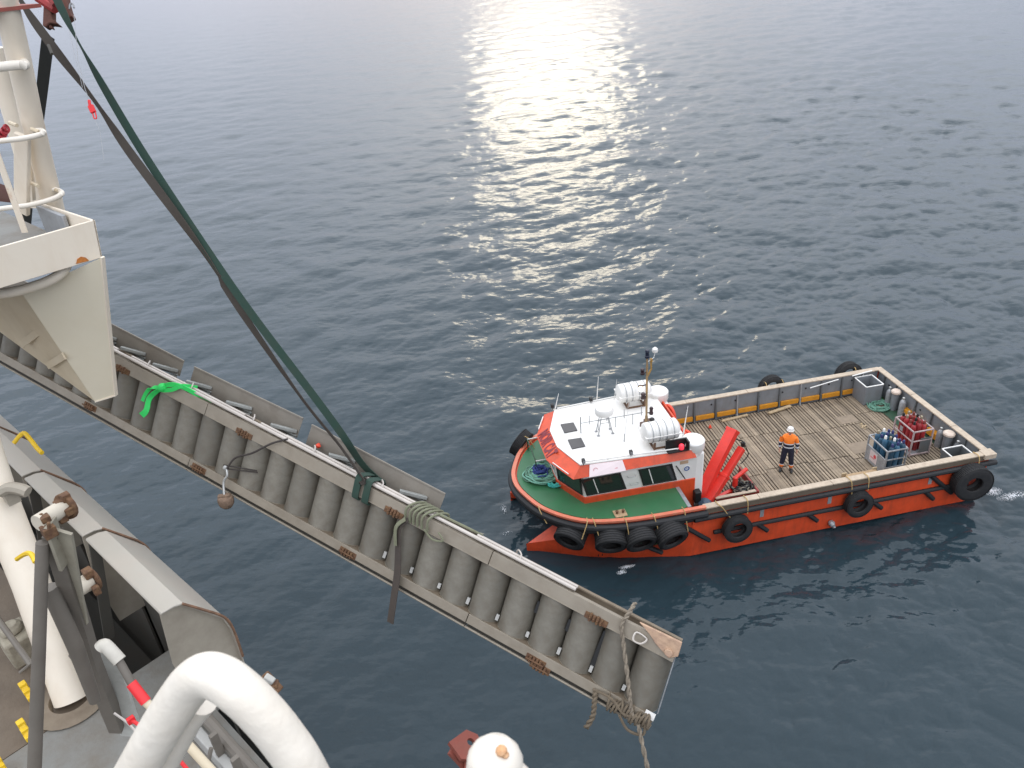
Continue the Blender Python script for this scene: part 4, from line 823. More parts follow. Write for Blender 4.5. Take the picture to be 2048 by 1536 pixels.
# folded handrail tubes lying on the upper stringer
for a, b_, y, z, r_ in ((.98, 15.6, .035, .035, .028), (3.0, 6.0, .05, .10, .024), (.98, 2.4, .05, .10, .024), (6.3, 8.6, .05, .10, .024), (8.9, 11.5, .05, .10, .024)):
    m = MB(); m.tube([(a * k, y * k, z * k), (b_ * k, y * k, z * k)], r_ * k, 10); part('handrail_tube', m, M_TUBE, lad)
for a, b_ in ((1.3, 2.9), (3.6, 5.6), (6.2, 7.6)):
    m = MB(); m.tube([(a * k, .02 * k, .19 * k), (b_ * k, .03 * k, .19 * k)], .014 * k, 8); part('handrail_wire', m, M_TUBE, lad)
for x in (1.75, 3.85, 5.0, 6.1, 7.3, 8.2):
    m = MB(); m.tube(smooth([(x * k, .05 * k, .02), ((x + .02) * k, .11 * k, .05), ((x + .10) * k, .11 * k, .12), ((x + .12) * k, .03 * k, .15)], 4), .008, 6); part('rail_shackle', m, M_TUBE, lad)
# treads: one shape, shared
R_ = .215 * k; tm_ = MB(); NT = 22; P = []
for i in range(NT + 1):
    a = rad(182 + 176 * i / NT); P.append((R_ * math.cos(a), R_ * 1.12 * math.sin(a)))
ys = [(-.235 * k, 0), (-.99 * k, 0), (-1.035 * k, .006)]
vs = []
for y, e in ys: vs += [(px_ * (1 + e * 3), y, pz_ - e) for px_, pz_ in P]
for y, e in ys: vs += [(px_ * .965, y, pz_ * .965) for px_, pz_ in P]
n = NT + 1; fs = []
for r_ in range(2):
    for i in range(NT):
        o = r_ * n; fs += [[o + i, o + i + 1, o + n + i + 1, o + n + i], [3 * n + o + i, 4 * n + o + i, 4 * n + o + i + 1, 3 * n + o + i + 1]]
for i in range(NT): fs += [[2 * n + i, 2 * n + i + 1, 5 * n + i + 1, 5 * n + i], [i, 3 * n + i, 3 * n + i + 1, i + 1]]
tm_.add(vs, fs)
# riser lip joining one tread to the next
tm_.bb((.19 * k, -1.0 * k, .02 * k), (.222 * k, -.24 * k, .12 * k))
for q in tm_.v: q.x += .07 * (q.y + 1.03 * k)
tmesh = tm_.mesh('tread', M_TREAD)
NTR = 36; XT = []
for i in range(NTR):
    x = (-.19 + .436 * i) * k; XT.append(x)
    o = link(bpy.data.objects.new('tread', tmesh), lad); o.location = V((x, 0, .245 * k)) - ORG[lad.name]; o.rotation_euler = (0, rad(random.uniform(-1.5, 1.5)), 0)
    m = MB(); m.ribbon([(x + R_ * 1.02 * math.cos(rad(a)), -1.037 * k, .245 * k + R_ * 1.14 * math.sin(rad(a))) for a in range(196, 350, 12)], .010, [(0, 1, 0)] * 13, .006); part('tread_bead', m, M_LAD, lad)
m = MB(); m.bb((-.3 * k, -1.0 * k, .30 * k), (15.6 * k, -.30 * k, .31 * k)); part('back_plate', m, mat('grey_back_plate', (.13, .125, .11), .6, dirt=.4, scale=3), lad)
# white end pads and dark slots between the lowest treads
for i in range(9):
    x = XT[i] + .222 * k; m = MB(); m.bb((x - .02 * k, -.98 * k, .10 * k), (x + .02 * k, (-.90 + .012 * (i % 3)) * k, .12 * k)); part('end_pad', m, mat('scuffed_pad', (.5, .49, .46), .6, dirt=.4, scale=12), lad)
for i, (a, b_) in ((1, (-.9, -.35)), (2, (-.62, -.44)), (3, (-.60, -.42))):
    x = XT[i] + .222 * k; m = MB(); m.bb((x - .034 * k, a * k, .12 * k), (x + .034 * k, b_ * k, .135 * k)); part('slot', m, M_BLACK, lad)
# rusty hinge clamps
for x, y in ((.62, -.20), (3.55, -.20), (6.15, -.20), (8.6, -.2), (10.6, -.2)):
    m = MB()
    for j in range(4): m.box((x * k + (j - 1.5) * .035, y * k, -.012), (.024, .07 + .02 * (j % 2), .03), mi=0); m.tube([(x * k + (j - 1.5) * .035, y * k, -.02), (x * k + (j - 1.5) * .035, y * k, -.045)], .009, 6)
    m.box((x * k, y * k, .0), (.22, .07, .02)); part('hinge_clamp', m, M_RUST, lad, bevel=.004)
for x, y in ((1.1, -1.16), (3.98, -1.13), (6.7, -1.12), (9.0, -1.1), (1.02, -1.22)):
    m = MB()
    for j in range(4): m.box((x * k + (j - 1.5) * .034, y * k, -.03), (.022, .075, .035)); 
    m.tube([((x - .12) * k, y * k, -.05), ((x + .12) * k, y * k, -.05)], .010, 8); m.box((x * k, y * k, -.012), (.20, .08, .016)); part('hinge_clamp', m, M_RUST, lad, bevel=.004)
m = MB(); m.prism([(.15 * k, .06 * k, -.02), (-.37 * k, .08 * k, -.02), (-.39 * k, -.12 * k, -.02), (-.30 * k, -.20 * k, -.02), (-.10 * k, -.10 * k, -.02), (.0, -.02 * k, -.02)], (0, 0, .03)); m.tube([(-.28 * k, -.12 * k, -.05), (-.28 * k, -.12 * k, .02)], .05 * k, 10)
part('end_lug', m, mat('pale_rusty_lug', (.48, .32, .21), .75, var=.2, dirt=.5, dirtcol=(.20, .11, .10), scale=9, bump=.3), lad, bevel=.006)
m = MB(); m.tube(smooth([(.0, -.10 * k, -.02), (.03, -.18 * k, -.05), (.10, -.18 * k, -.05), (.10, -.08 * k, -.02)], 4, True), .009, 6, closed=True); part('pad_eye', m, M_TUBE, lad)
m = MB(); m.prism([(-.42 * k, -1.02 * k, .0), (.25 * k, -1.04 * k, .0), (.30 * k, -1.18 * k, .0), (-.40 * k, -1.24 * k, .0)], (0, 0, .02)); part('end_shoe', m, M_GRIME, lad)
m = MB(); m.bb((-.42 * k, -1.08 * k, -.03), (-.30 * k, -.98 * k, -.02)); part('end_pad', m, M_WHITE, lad)
for q in ((-.36, -.37), ) : 
    m = MB(); m.tube([(-.36 * k, -.15 * k, .05), (-.43 * k, -1.05 * k, .10)], .006, 6); m.tube([(-.30 * k, -.15 * k, .2 * k), (-.34 * k, -1.05 * k, .2 * k)], .006, 6); part('end_wire', m, M_STEEL, lad)
# side boards standing behind the upper stringer, on brackets
def board(x0, x1, yb0, yt0, yb1, yt1, z=.40):
    m = MB(); m.prism([(x0 * k, yb0 * k, z * k), (x0 * k, yt0 * k, z * k), (x1 * k, yt1 * k, z * k), (x1 * k, yb1 * k, z * k)], (0, 0, .008)); m.beam((x0 * k, yt0 * k, z * k), (x1 * k, yt1 * k, z * k), .02, .02)
    part('side_board', m, mat('side_board_grey', (.235, .21, .175), .6, metal=.1, dirt=.45, dirtcol=(.15, .12, .09), scale=2.5), lad, bevel=.003)
board(3.12, 5.40, -.06, .27, -.28, .30); board(5.57, 7.68, -.02, .33, -.3, .28); board(7.90, 10.2, .0, .29, -.3, .30); board(10.3, 12.6, -.1, .28, -.3, .28)
for x in (3.45, 4.65, 5.7, 6.55, 7.35, 8.05, 8.75, 9.4, 10.3):
    m = MB(); 
    for y in (.03, -.09): m.beam(((x + .22) * k, (y + .03) * k, .20 * k), ((x - .10) * k, (y + .05) * k, .40 * k), .07 * k, .05 * k, (0, 1, 0))
    m.box(((x + .05) * k, .01 * k, .385 * k), (.34 * k, .03 * k, .02)); part('board_bracket', m, mat('bracket_steel', (.34, .35, .33), .45, metal=.3, dirt=.3), lad, bevel=.003)
m = MB(); m.lathe([(0, 0), (.02, .005), (.03, .03), (.012, .06), (0, .065)], (5.15 * k, .02 * k, .33 * k), (0, 1, 0), 12); part('cable_clip', m, mat('lifebuoy_orange', (0, 0, 0)), lad)

# slings and ropes
def LP(x, y, z): return LF @ V((x * k, y * k, z * k))
hook = at(112, -30, 7.6)
def webbing(name, label, P, w, tw, mt, th=.006, n=8, group=None):
    P = smooth(P, n); kk = len(P); sides = []
    for i, p in enumerate(P):
        t = (P[min(i + 1, kk - 1)] - P[max(i - 1, 0)]).normalized(); x = t.cross(p - CAM).normalized(); y = t.cross(x)
        a = tw(i / (kk - 1)); sides.append(x * math.cos(a) + y * math.sin(a))
    m = MB(); m.ribbon(P, w, sides, th); return m, P
def sling(label, P, w, tw, mt, org=None):
    m, Q = webbing('s', label, P, w, tw, mt); return single('lifting_sling', m, mt, label, 'sling', WORLD, Q[-1])
end1 = LP(4.12, .02, -.02); end2 = LP(3.92, .02, .26)
sling('brown stained webbing sling running from the top left down to the ladder', [at(20, -60, 7.3), at(42, 2, 7.32), at(97, 82, 7.36), at(185, 196, 7.43), at(260, 305, 7.5), at(400, 494, 7.62), at(494, 640, 7.72), at(606, 800, 7.85), at(680, 892, 7.93), end1 + V((0, 0, .05)), end1], .085,
      lambda t: .25 + .95 * math.sin(t * 14 + .4) ** 2 * (t < .55) + (1.05 * min(1, (t - .52) * 6) if t > .52 else 0), M_SLINGB)
sling('dark green webbing sling running beside the brown one', [at(100, -30, 7.5), at(128, 28, 7.5), at(160, 90, 7.5), at(205, 170, 7.52), at(290, 312, 7.58), at(422, 512, 7.62), at(512, 640, 7.68), at(620, 782, 7.78), at(682, 866, 7.88), at(726, 930, 8.05), end2], .078,
      lambda t: .25 + 1.15 * math.exp(-((t - .2) / .09) ** 2) + .75 * max(0, t - .78) * 5, M_SLINGG)
sling('black webbing sling leg hanging down behind the white mast', [at(97, 70, 7.45), at(92, 110, 7.7), at(84, 180, 8.2), at(75, 250, 8.7), at(66, 300, 9.0), at(58, 380, 9.4), at(48, 500, 9.8)], .12, lambda t: .5, M_SLINGK)
m = MB()
for dx in (0, .16): m.ribbon(smooth([LP(4.02 + dx, .06, .30), LP(4.02 + dx, .09, .12), LP(4.02 + dx, .08, -.03), LP(4.0 + dx, -.1, -.05), LP(3.98 + dx, -.26, -.04), LP(3.97 + dx, -.27, .02)], 4), .075, [LX] * 21, .01)
single('lifting_sling', m, M_SLINGG, 'green webbing choke wrapped round the upper stringer where the slings end', 'sling', WORLD, LP(4.1, -.1, 0))
# bright green tie
t = thing('webbing_tie', 'bright green webbing knotted round the upper stringer near the white bracket', 'webbing', WORLD, LP(7.6, 0, 0))
m = MB(); m.ribbon(smooth([LP(6.95, -.06, .12), LP(7.2, .02, .02), LP(7.45, .04, -.04), LP(7.62, -.02, -.06), LP(7.72, -.10, -.06)], 5), .05, [(0, .2, 1)] * 21, .012); m.ribbon(smooth([LP(7.3, .07, .15), LP(7.4, .06, -.04), LP(7.55, -.08, -.06), LP(7.72, -.17, -.06)], 5), .045, [(0, .2, 1)] * 16, .012); part('loop', m, M_LIME, t)
m = MB(); m.ribbon(smooth([LP(7.70, -.12, -.07), LP(7.82, -.26, -.07), LP(7.90, -.42, -.06), LP(7.88, -.62, -.07), LP(7.93, -.74, -.08)], 5), [.05 + .02 * i / 20 for i in range(21)], [(1, 0, .2)] * 21, .008); m.ribbon(smooth([LP(7.72, -.12, -.08), LP(7.88, -.2, -.1), LP(7.96, -.34, -.09), LP(7.99, -.5, -.08)], 5), .04, [(1, 0, .3)] * 16, .008); part('tail', m, M_LIME, t)
m = MB(); m.lathe([(0, -.05), (.04, -.03), (.055, 0), (.04, .03), (0, .05)], LP(7.72, -.12, -.07), LX, 12); part('knot', m, M_LIME, t)
# faded green lashing with the long dark strap tail
t = thing('strap_lashing', 'faded green strap lashed round the stringer with a long dark tail hanging over the treads', 'strap', WORLD, LP(3.2, -.1, 0))
m = MB()
for i in range(6):
    x = 3.0 + .07 * i + random.uniform(-.02, .02); m.tube(smooth([LP(x, -.20, -.04), LP(x + .03, -.02, -.07), LP(x - .03, .09, .02), LP(x - .1, .08, .2), LP(x - .12, -.1, .24)], 5), .014, 6)
m.tube(smooth([LP(2.95, -.02, .3), LP(2.4, .02, .22), LP(2.5, .08, .1), LP(3.0, .09, .04)], 5), .013, 6); m.tube(smooth([LP(2.85, -.12, -.06), LP(2.75, -.2, -.07), LP(2.9, -.26, -.06), LP(3.05, -.18, -.06)], 5), .01, 6); part('wrap', m, M_PALEG, t)
m = MB(); zz = [LP(3.30, -.16, -.07), LP(3.38, -.34, -.08), LP(3.30, -.6, -.08), LP(3.18, -.95, -.10), LP(3.10, -1.3, -.12), LP(3.02, -1.72, -.12)]; m.ribbon(smooth(zz, 5), [.05 + .035 * min(1, i / 14) for i in range(26)], [(LX + LZ * .3)] * 26, .008); part('strap_tail', m, mat('dark_brown_webbing', (.06, .048, .04), .8, dirt=.4, scale=6), t)
m = MB(); m.ribbon(smooth([V(p) + LX * .02 + LZ * -.02 for p in zz[:3]], 5), .045, [(LX + LZ * .5)] * 11, .008); part('strap_tail', m, M_PALEG, t)
# hanging weight on a line
t = thing('hanging_weight', 'rusty round weight hanging on a dark line below the ladder', 'weight', WORLD, LP(6.32, -1.25, -.1))
m = MB(); m.tube(smooth([LP(5.45, .06, .02), LP(5.62, -.1, -.08), LP(5.85, -.38, -.1), LP(6.1, -.6, -.1), LP(6.16, -.84, -.12)], 6), .011, 6); m.tube([LP(5.78, -.68, .03), LP(6.25, -.80, -.1)], .007, 6); m.tube([LP(5.76, -.70, .03), LP(6.2, -.84, -.1)], .007, 6); part('line', m, mat('dark_line', (.05, .04, .035), .8), t)
m = MB(); m.tube(smooth([LP(6.17, -.82, -.12), LP(6.12, -.92, -.12), LP(6.14, -1.06, -.12), LP(6.06, -1.26, -.12)], 5), .013, 6); m.lathe([(0, -.02), (.025, -.01), (.025, .02), (0, .03)], LP(6.18, -.82, -.12), LX, 10); part('shackle', m, M_TIN, t)
m = MB(); dn = V((0, 0, -1)); m.lathe([(0, 0), (.045, .0), (.075, .01), (.085, .05), (.08, .10), (.05, .145), (0, .155)], LP(6.06, -1.26, -.12), dn, 16); m.box(LP(6.06, -1.27, -.12), (.13, .05, .05)); part('weight', m, mat('rusty_brown_weight', (.24, .16, .11), .85, var=.3, dirt=.6, scale=14, bump=.5), t, bevel=.01)
m = MB(); m.tube(smooth([LP(11.25, -.45, -.1), LP(11.3, -.6, -.12), LP(11.42, -.95, -.15), LP(11.36, -1.22, -.15), LP(11.2, -1.22, -.15), LP(11.15, -.95, -.12), LP(11.25, -.55, -.1)], 5), .009, 6); single('wire_loop', m, M_DARKIN, 'dark wire loop hanging on the far left of the ladder', 'wire', WORLD, LP(11.3, -.8, -.1))
# frayed mooring rope at the lower end
t = thing('mooring_rope', 'frayed brown rope tied round the lower end of the ladder', 'rope', WORLD, LP(-.2, -1.1, 0))
def twist_rope(m, P, r_):
    Q = smooth(P, 8); x = None
    for s_ in range(2):
        S = []
        for i, p in enumerate(Q):
            tt = (Q[min(i + 1, len(Q) - 1)] - Q[max(i - 1, 0)]).normalized(); a, b_ = perp(tt); w = i * .9 + s_ * math.pi; S.append(p + a * (r_ * .6 * math.cos(w)) + b_ * (r_ * .6 * math.sin(w)))
        m.tube(S, r_ * .72, 6)
    return m
m = twist_rope(MB(), [LP(.30, .16, .24), LP(.30, .08, .02), LP(.32, -.08, -.05), LP(.22, -.3, -.05), LP(.06, -.62, -.07), LP(-.08, -.92, -.08), LP(-.16, -1.1, -.08)], .017); part('rope_line', m, mat('two_tone_rope', (.24, .20, .15), .9, var=.3, dirt=.6, dirtcol=(.07, .05, .04), scale=22), t)
m = twist_rope(MB(), [LP(-.16, -1.1, -.08), LP(-.28, -1.2, -.08), LP(-.42, -1.42, -.1), LP(-.62, -1.75, -.12), LP(-.8, -2.1, -.14)], .017); part('rope_tail', m, mat('two_tone_rope', (0, 0, 0)), t)
m = twist_rope(MB(), [LP(.30, -1.12, -.05), LP(.26, -1.26, -.07), LP(.22, -1.42, -.08), LP(.24, -1.62, -.08)], .021); part('rope_tail', m, M_ROPEBR, t)
m = MB()
for i in range(13):
    c = V((.12 - .5 * i / 12, -1.12 - .03 * math.sin(i), -.04)); tw = random.uniform(-.04, .04)
    m.tube(smooth([LP(c.x + tw, c.y - .12, .10), LP(c.x + tw * .5, c.y - .10, -.07), LP(c.x, c.y + .03, -.10), LP(c.x - tw, c.y + .08, .0)], 4), .011, 6)
m.tube(smooth([LP(.34, -1.10, -.04), LP(.1, -1.06, -.09), LP(-.1, -1.16, -.1), LP(-.3, -1.1, -.08), LP(-.38, -1.3, -.06), LP(-.2, -1.34, -.08), LP(-.05, -1.2, -.1)], 5), .013, 6); part('rope_wraps', m, M_ROPEBR, t)
# crane hook gear at the top
t = thing('hook_block', 'rusty red crane hook gear at the top left holding the slings', 'hook', WORLD, at(110, 10, 7.7))
def sil(pts, d, th, mt, nm):
    P = [at(x, y, d) for x, y in pts]; m = MB(); m.plate(P, th); return part(nm, m, mt, t, bevel=.01)
M_HB = mat('dark_rusty_hook', (.13, .05, .035), .8, var=.3, dirt=.5, scale=8, bump=.4)
sil([(84, -20), (92, 10), (90, 55), (96, 58), (104, 50), (122, 52), (108, 40), (108, 24), (100, 5), (98, -20)], 7.75, .09, M_HB, 'hook_plate')
sil([(96, 50), (100, 56), (109, 60), (104, 50)], 7.75, .05, M_HB, 'hook_tip')
sil([(116, -20), (120, 8), (128, 30), (134, 45), (141, 40), (148, 36), (142, 22), (137, 4), (135, -20)], 7.85, .10, M_HB, 'hook_plate')
m = MB(); m.tube(smooth([at(138, 18, 7.82), at(141, 8, 7.82), at(146, 8, 7.82), at(148, 16, 7.82)], 4), .010, 6); part('latch', m, M_STEEL, t)
m = MB(); m.tube([at(76, -6, 7.7), at(112, 18, 7.7)], .05, 8); m.tube([at(100, -4, 7.6), at(110, 10, 7.6)], .03, 8); part('shackle_pin', m, mat('red_shackle_paint', (.4, .03, .03), .5, dirt=.4), t)
for (x0, y0), (x1, y1) in (((97, 90), (104, 108)),): 
    m = MB(); m.tube([at(x0, y0, 7.3), at(x1, y1, 7.25)], .014, 6); part('strap_end', m, M_DARKIN, t)
# red snap hook on a thin line
t = thing('snap_hook', 'small red snap hook hanging on a thin line against the sea', 'hook', WORLD, at(184, 218, 7.3))
m = MB(); m.tube([at(148, 30, 7.4), at(156, 120, 7.35), at(170, 178, 7.3), at(178, 200, 7.3)], .0025, 5); m.tube([at(138, 60, 7.4), at(165, 175, 7.3)], .002, 5); m.tube([at(190, 240, 7.3), at(200, 262, 7.3), at(208, 320, 7.3)], .002, 5); part('line', m, mat('pale_line', (.42, .42, .42), .8), t)
m = MB(); m.tube([at(178, 200, 7.3), at(180, 212, 7.3)], .014, 8); m.beam(at(181, 211, 7.3), at(187, 225, 7.3), .05, .03, FW); part('hook_body', m, M_REDB, t, bevel=.004)
m = MB(); m.tube(smooth([at(185, 224, 7.3), at(188, 236, 7.3), at(193, 236, 7.3), at(190, 222, 7.3)], 4), .006, 6); part('gate', m, M_REDB, t)

# ------------------------------------------------------------------ the ship alongside (s towards the viewer along the side, o outboard, z from eye level)
SF = Matrix.Translation(V((0, 0, H))) @ Matrix.Rotation(math.atan2(-.700, .714), 4, 'Z')
SI = SF.inverted()
def ss(x, y, d): return SI @ at(x, y, d)
def on_z(x, y, z):
    d = at(x, y, 1) - CAM; return SI @ (CAM + d * (z / d.z))
DZ = -5.6
ship = thing('ship', 'cream and grey ship side with folded pale bulwark covers at the lower left', 'ship', SF, (-6, 0, DZ))
m = MB(); m.prism([(-6.15, -3.5, DZ - .05), (1.5, -3.5, DZ - .05), (1.5, 1.18, DZ - .05), (-5.2, 1.30, DZ - .05), (-5.25, 1.62, DZ - .05), (-6.15, 1.62, DZ - .05)], (0, 0, .05)); part('deck_plating', m, M_DECKS, ship)
m = MB(); m.bb((-26, -3.5, DZ - .05), (-6.16, .72, DZ)); part('deck_plating', m, mat('brown_stained_deck', (.15, .115, .08), .7, var=.2, dirt=.6, dirtcol=(.085, .06, .04), scale=1.5, bump=.2), ship)
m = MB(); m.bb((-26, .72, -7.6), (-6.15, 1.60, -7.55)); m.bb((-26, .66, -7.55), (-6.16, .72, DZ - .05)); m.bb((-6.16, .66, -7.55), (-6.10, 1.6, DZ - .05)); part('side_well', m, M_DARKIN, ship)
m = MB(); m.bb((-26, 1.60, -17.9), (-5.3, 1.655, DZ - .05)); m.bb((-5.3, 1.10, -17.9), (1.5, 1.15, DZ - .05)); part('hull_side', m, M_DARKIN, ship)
m = MB(); m.bb((-26, .95, DZ), (-5.6, 1.0, -4.62)); part('inner_bulkhead', m, M_DARKIN, ship) if False else None
# bulwark covers, each a bent hood with its end plate
prof = [(1.225, -4.47), (1.33, -4.475), (1.40, -4.50), (1.66, -4.87), (1.70, -5.05), (1.70, -5.62)]
for i in range(9):
    s1 = -5.32 - 1.535 * i; s0 = s1 - 1.47
    m = MB(); vs = [(s_, o, z) for s_ in (s0, s1) for o, z in prof] + [(s_, o - .012, z - .018) for s_ in (s0, s1) for o, z in prof]
    n = len(prof); fs = []
    for j in range(n - 1): fs += [[j, j + 1, n + j + 1, n + j], [2 * n + j, 3 * n + j, 3 * n + j + 1, 2 * n + j + 1]]
    for e in (0, n): fs += [[e + j, 2 * n + e + j, 2 * n + e + j + 1, e + j + 1] for j in range(n - 1)]
    fs += [[0, n, 3 * n, 2 * n], [n - 1, 3 * n - 1, 4 * n - 1, 2 * n - 1]]
    m.add(vs, fs); hd_ = part('bulwark_cover', m, M_HOOD, ship, bevel=.006)
    m = MB(); e = s1 - .05; m.prism([(e, 1.225, -4.49), (e, 1.33, -4.49), (e, 1.395, -4.515), (e, 1.655, -4.885), (e, 1.69, -5.05), (e, 1.69, -5.6), (e, 1.22, -5.6), (e, 1.17, -5.05)], (-.012, 0, 0)); part('end_plate', m, M_HOODT, hd_)
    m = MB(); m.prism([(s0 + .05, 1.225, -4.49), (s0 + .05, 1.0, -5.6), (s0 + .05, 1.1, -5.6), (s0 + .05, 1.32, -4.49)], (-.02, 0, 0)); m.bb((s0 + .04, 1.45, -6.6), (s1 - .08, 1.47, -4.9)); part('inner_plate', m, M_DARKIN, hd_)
    m = MB(); m.tube(smooth([(s1 + .004, 1.395, -4.50), (s1 + .004, 1.53, -4.68), (s1 + .004, 1.66, -4.87), (s1 + .004, 1.70, -5.05), (s1 + .004, 1.70, -5.4)], 4), .012, 5); part('rusty_edge', m, mat('rusty_edge_band', (.22, .12, .07), .8, var=.4, dirt=.6, scale=10, bump=.5), hd_)
m = MB(); m.tube([(-5.32, 1.15, -5.35), (-4.0, 1.15, -5.45), (-2.0, 1.1, -5.5)], .05, 10); part('deck_edge_pipe', m, M_POLE, ship)
m = MB(); m.bb((-5.2, 1.02, DZ), (1.4, 1.10, DZ + .16)); part('deck_kerb', m, mat('grey_kerb', (.42, .41, .38), .6, dirt=.3), ship, bevel=.01)
for s_ in (-4.62, -4.30):
    m = MB(); m.bb((s_ - .02, 1.04, DZ), (s_ + .02, 1.10, DZ + .40)); m.tube(smooth([(s_ + .1, 1.0, DZ + .1), (s_ + .12, .92, DZ + .25), (s_ + .1, 1.0, DZ + .4)], 5), .018, 6); part('cleat_post', m, M_POLE, ship)
# yellow handle on the cover behind
m = MB(); m.tube(smooth([ss(28, 886, 7.9), ss(46, 866, 7.9), ss(60, 878, 7.85), ss(74, 896, 7.8), ss(84, 906, 7.75)], 5), .022, 8); m.tube([ss(26, 885, 7.9), ss(47, 868, 7.9)], .014, 6); single('deck_grip', m, M_YELB, 'curved yellow bar arching over the gap between two pale covers', 'handle', SF, ss(46, 870, 7.9))
# poles and braces in the well
def pole(name, label, cat, pts, r, mt, n=16, extra=None, depths=None):
    P = [ss(x, y, d) for x, y, d in pts]; m = MB(); m.tube(P, r, n)
    if extra: extra(m, P)
    return single(name, m, mt, label, cat, SF, P[-1], bevel=0)
p0 = on_z(145, 1400, DZ); D0 = ((SF @ p0) - CAM).dot(FW)
pole('deck_pipe', 'thick cream pipe slanting down to the deck behind the grey poles', 'pipe', [(-60, 830, D0 - .15), (0, 1010, D0 - .1), (62, 1165, D0 - .05), (145, 1398, D0)], [.16, .155, .15, .15], M_SHIPW, 24)
m = MB(); m.ring([(.16, 0), (.30, 0), (.32, .015), (.18, .05)], p0 + V((0, 0, .0)), (0, 0, 1), 28); single('pipe_collar', m, M_GRIME, 'grimy round collar on the deck at the foot of the cream pipe', 'collar', SF, p0)
pole('grey_pole', 'tall grimy grey pole standing upright in front of the cream pipe', 'pole', [(85, 1085, 4.55), (78, 1300, 4.75), (68, 1560, 5.0)], [.036, .038, .042], M_POLE, 18)
pole('grey_pole', 'slanting grey brace beside the upright pole with a rusty top bracket', 'brace', [(105, 1065, 4.6), (140, 1180, 4.9), (185, 1330, 5.4), (235, 1455, 6.0)], [.062, .064, .066, .066], M_POLE, 4)
pole('grey_pole', 'short grey brace crossing between the pole and the slanting brace', 'brace', [(98, 1175, 4.8), (150, 1290, 5.0), (190, 1400, 5.3)], [.05, .05, .04], M_POLE, 14)
m = MB(); m.beam(ss(118, 1060, 4.55), ss(152, 1240, 5.1), .16, .02, SI.to_3x3() @ FW); m.beam(ss(100, 1045, 4.5), ss(130, 1130, 4.7), .02, .10, SI.to_3x3() @ FW)
single('brace_plate', m, mat('tan_channel', (.33, .30, .23), .55, dirt=.35), 'tan channel plate of the slanting brace', 'plate', SF, ss(130, 1150, 4.8))
m = MB(); m.beam(ss(205, 1290, 5.5), ss(265, 1470, 6.1), .17, .03, SI.to_3x3() @ FW); single('brace_plate', m, mat('pale_channel', (.46, .46, .42), .55, dirt=.3), 'pale tapered plate below the white pipe elbow', 'plate', SF, ss(235, 1380, 5.8))
t = thing('rusty_bracket', 'rusty flanged pipe bracket on top of the slanting brace, against the pale cover', 'bracket', SF, ss(95, 1040, 4.5))
m = MB(); m.tube([ss(75, 1047, 4.5), ss(128, 1015, 4.65)], .052, 14); part('pipe_stub', m, mat('cream_rusty_stub', (.56, .50, .40), .6, rust=.6, rustcol=(.28, .13, .07), scale=5), t)
m = MB(); m.lathe([(0, 0), (.085, 0), (.085, .03), (0, .03)], ss(128, 1015, 4.65), ss(128, 1015, 4.65) - ss(75, 1047, 4.5), 14)
for a in range(4): m.box(ss(128 + 10 * math.cos(a * 1.57 + .3), 1015 + 22 * math.sin(a * 1.57 + .3), 4.63), (.05, .05, .05))
part('flange', m, M_RUST, t, bevel=.006)
m = MB(); m.box(ss(98, 1062, 4.5), (.075, .07, .07)); m.box(ss(90, 1037, 4.5), (.05, .05, .04)); m.tube([ss(97, 1045, 4.45), ss(100, 1075, 4.5)], .012, 6); m.tube([ss(70, 1035, 4.5), ss(85, 1028, 4.5)], .010, 6); part('clamp', m, M_RUST, t, bevel=.012)
t = thing('rusty_bracket', 'lower rusty flanged stub in the dark gap under the pale cover', 'bracket', SF, ss(165, 1170, 6.0))
m = MB(); m.tube([ss(150, 1180, 6.0), ss(180, 1162, 6.1)], .07, 14); part('pipe_stub', m, mat('cream_rusty_stub', (0, 0, 0)), t)
m = MB(); m.lathe([(0, 0), (.10, 0), (.10, .03), (0, .03)], ss(182, 1161, 6.1), ss(180, 1162, 6.1) - ss(150, 1180, 6.0), 14); m.box(ss(176, 1146, 6.05), (.08, .07, .07)); m.box(ss(193, 1180, 6.05), (.05, .05, .08)); part('flange', m, M_RUST, t, bevel=.008)
m = MB(); m.tube(smooth([ss(0, 985, 6.6), ss(18, 976, 6.6), ss(40, 978, 6.6), ss(56, 984, 6.6)], 4), .05, 8); m.box(ss(20, 990, 6.7), (.15, .1, .12)); single('curved_bracket', m, M_HOODT, 'curved tan bracket bridging the dark gap left of the covers', 'bracket', SF, ss(25, 980, 6.6))
m = MB(); m.tube(smooth([ss(34, 1118, 5.6), ss(50, 1108, 5.5), ss(58, 1108, 5.4), ss(66, 1122, 5.35)], 5), [.014] * 15 + [.02], 6) if False else m.tube(smooth([ss(34, 1118, 5.6), ss(50, 1108, 5.5), ss(62, 1108, 5.4), ss(71, 1124, 5.35)], 5), .018, 6); single('yellow_lashing', m, M_YELB, 'yellow lashing end on the cream pipe', 'lashing', SF, ss(55, 1110, 5.5))
def clip(label, a, b_, d):
    A_, B2_ = ss(*a, d), ss(*b_, d); m = MB(); m.beam(A_, B2_, .05, .04); 
    for q in (.12, .5, .88): m.box(A_.lerp(B2_, q), (.06, .06, .05))
    single('yellow_bar', m, M_YELB, label, 'deck bar', SF, A_.lerp(B2_, .5), group='yellow bars on the lower left deck', bevel=.006)
clip('upper of the two short yellow bars left of the upright pole', (43, 1366), (64, 1398), 6.9); clip('lower of the two short yellow bars left of the upright pole', (39, 1442), (60, 1478), 6.6); clip('yellow bar end in the bottom left corner', (-8, 1518), (10, 1548), 6.3)
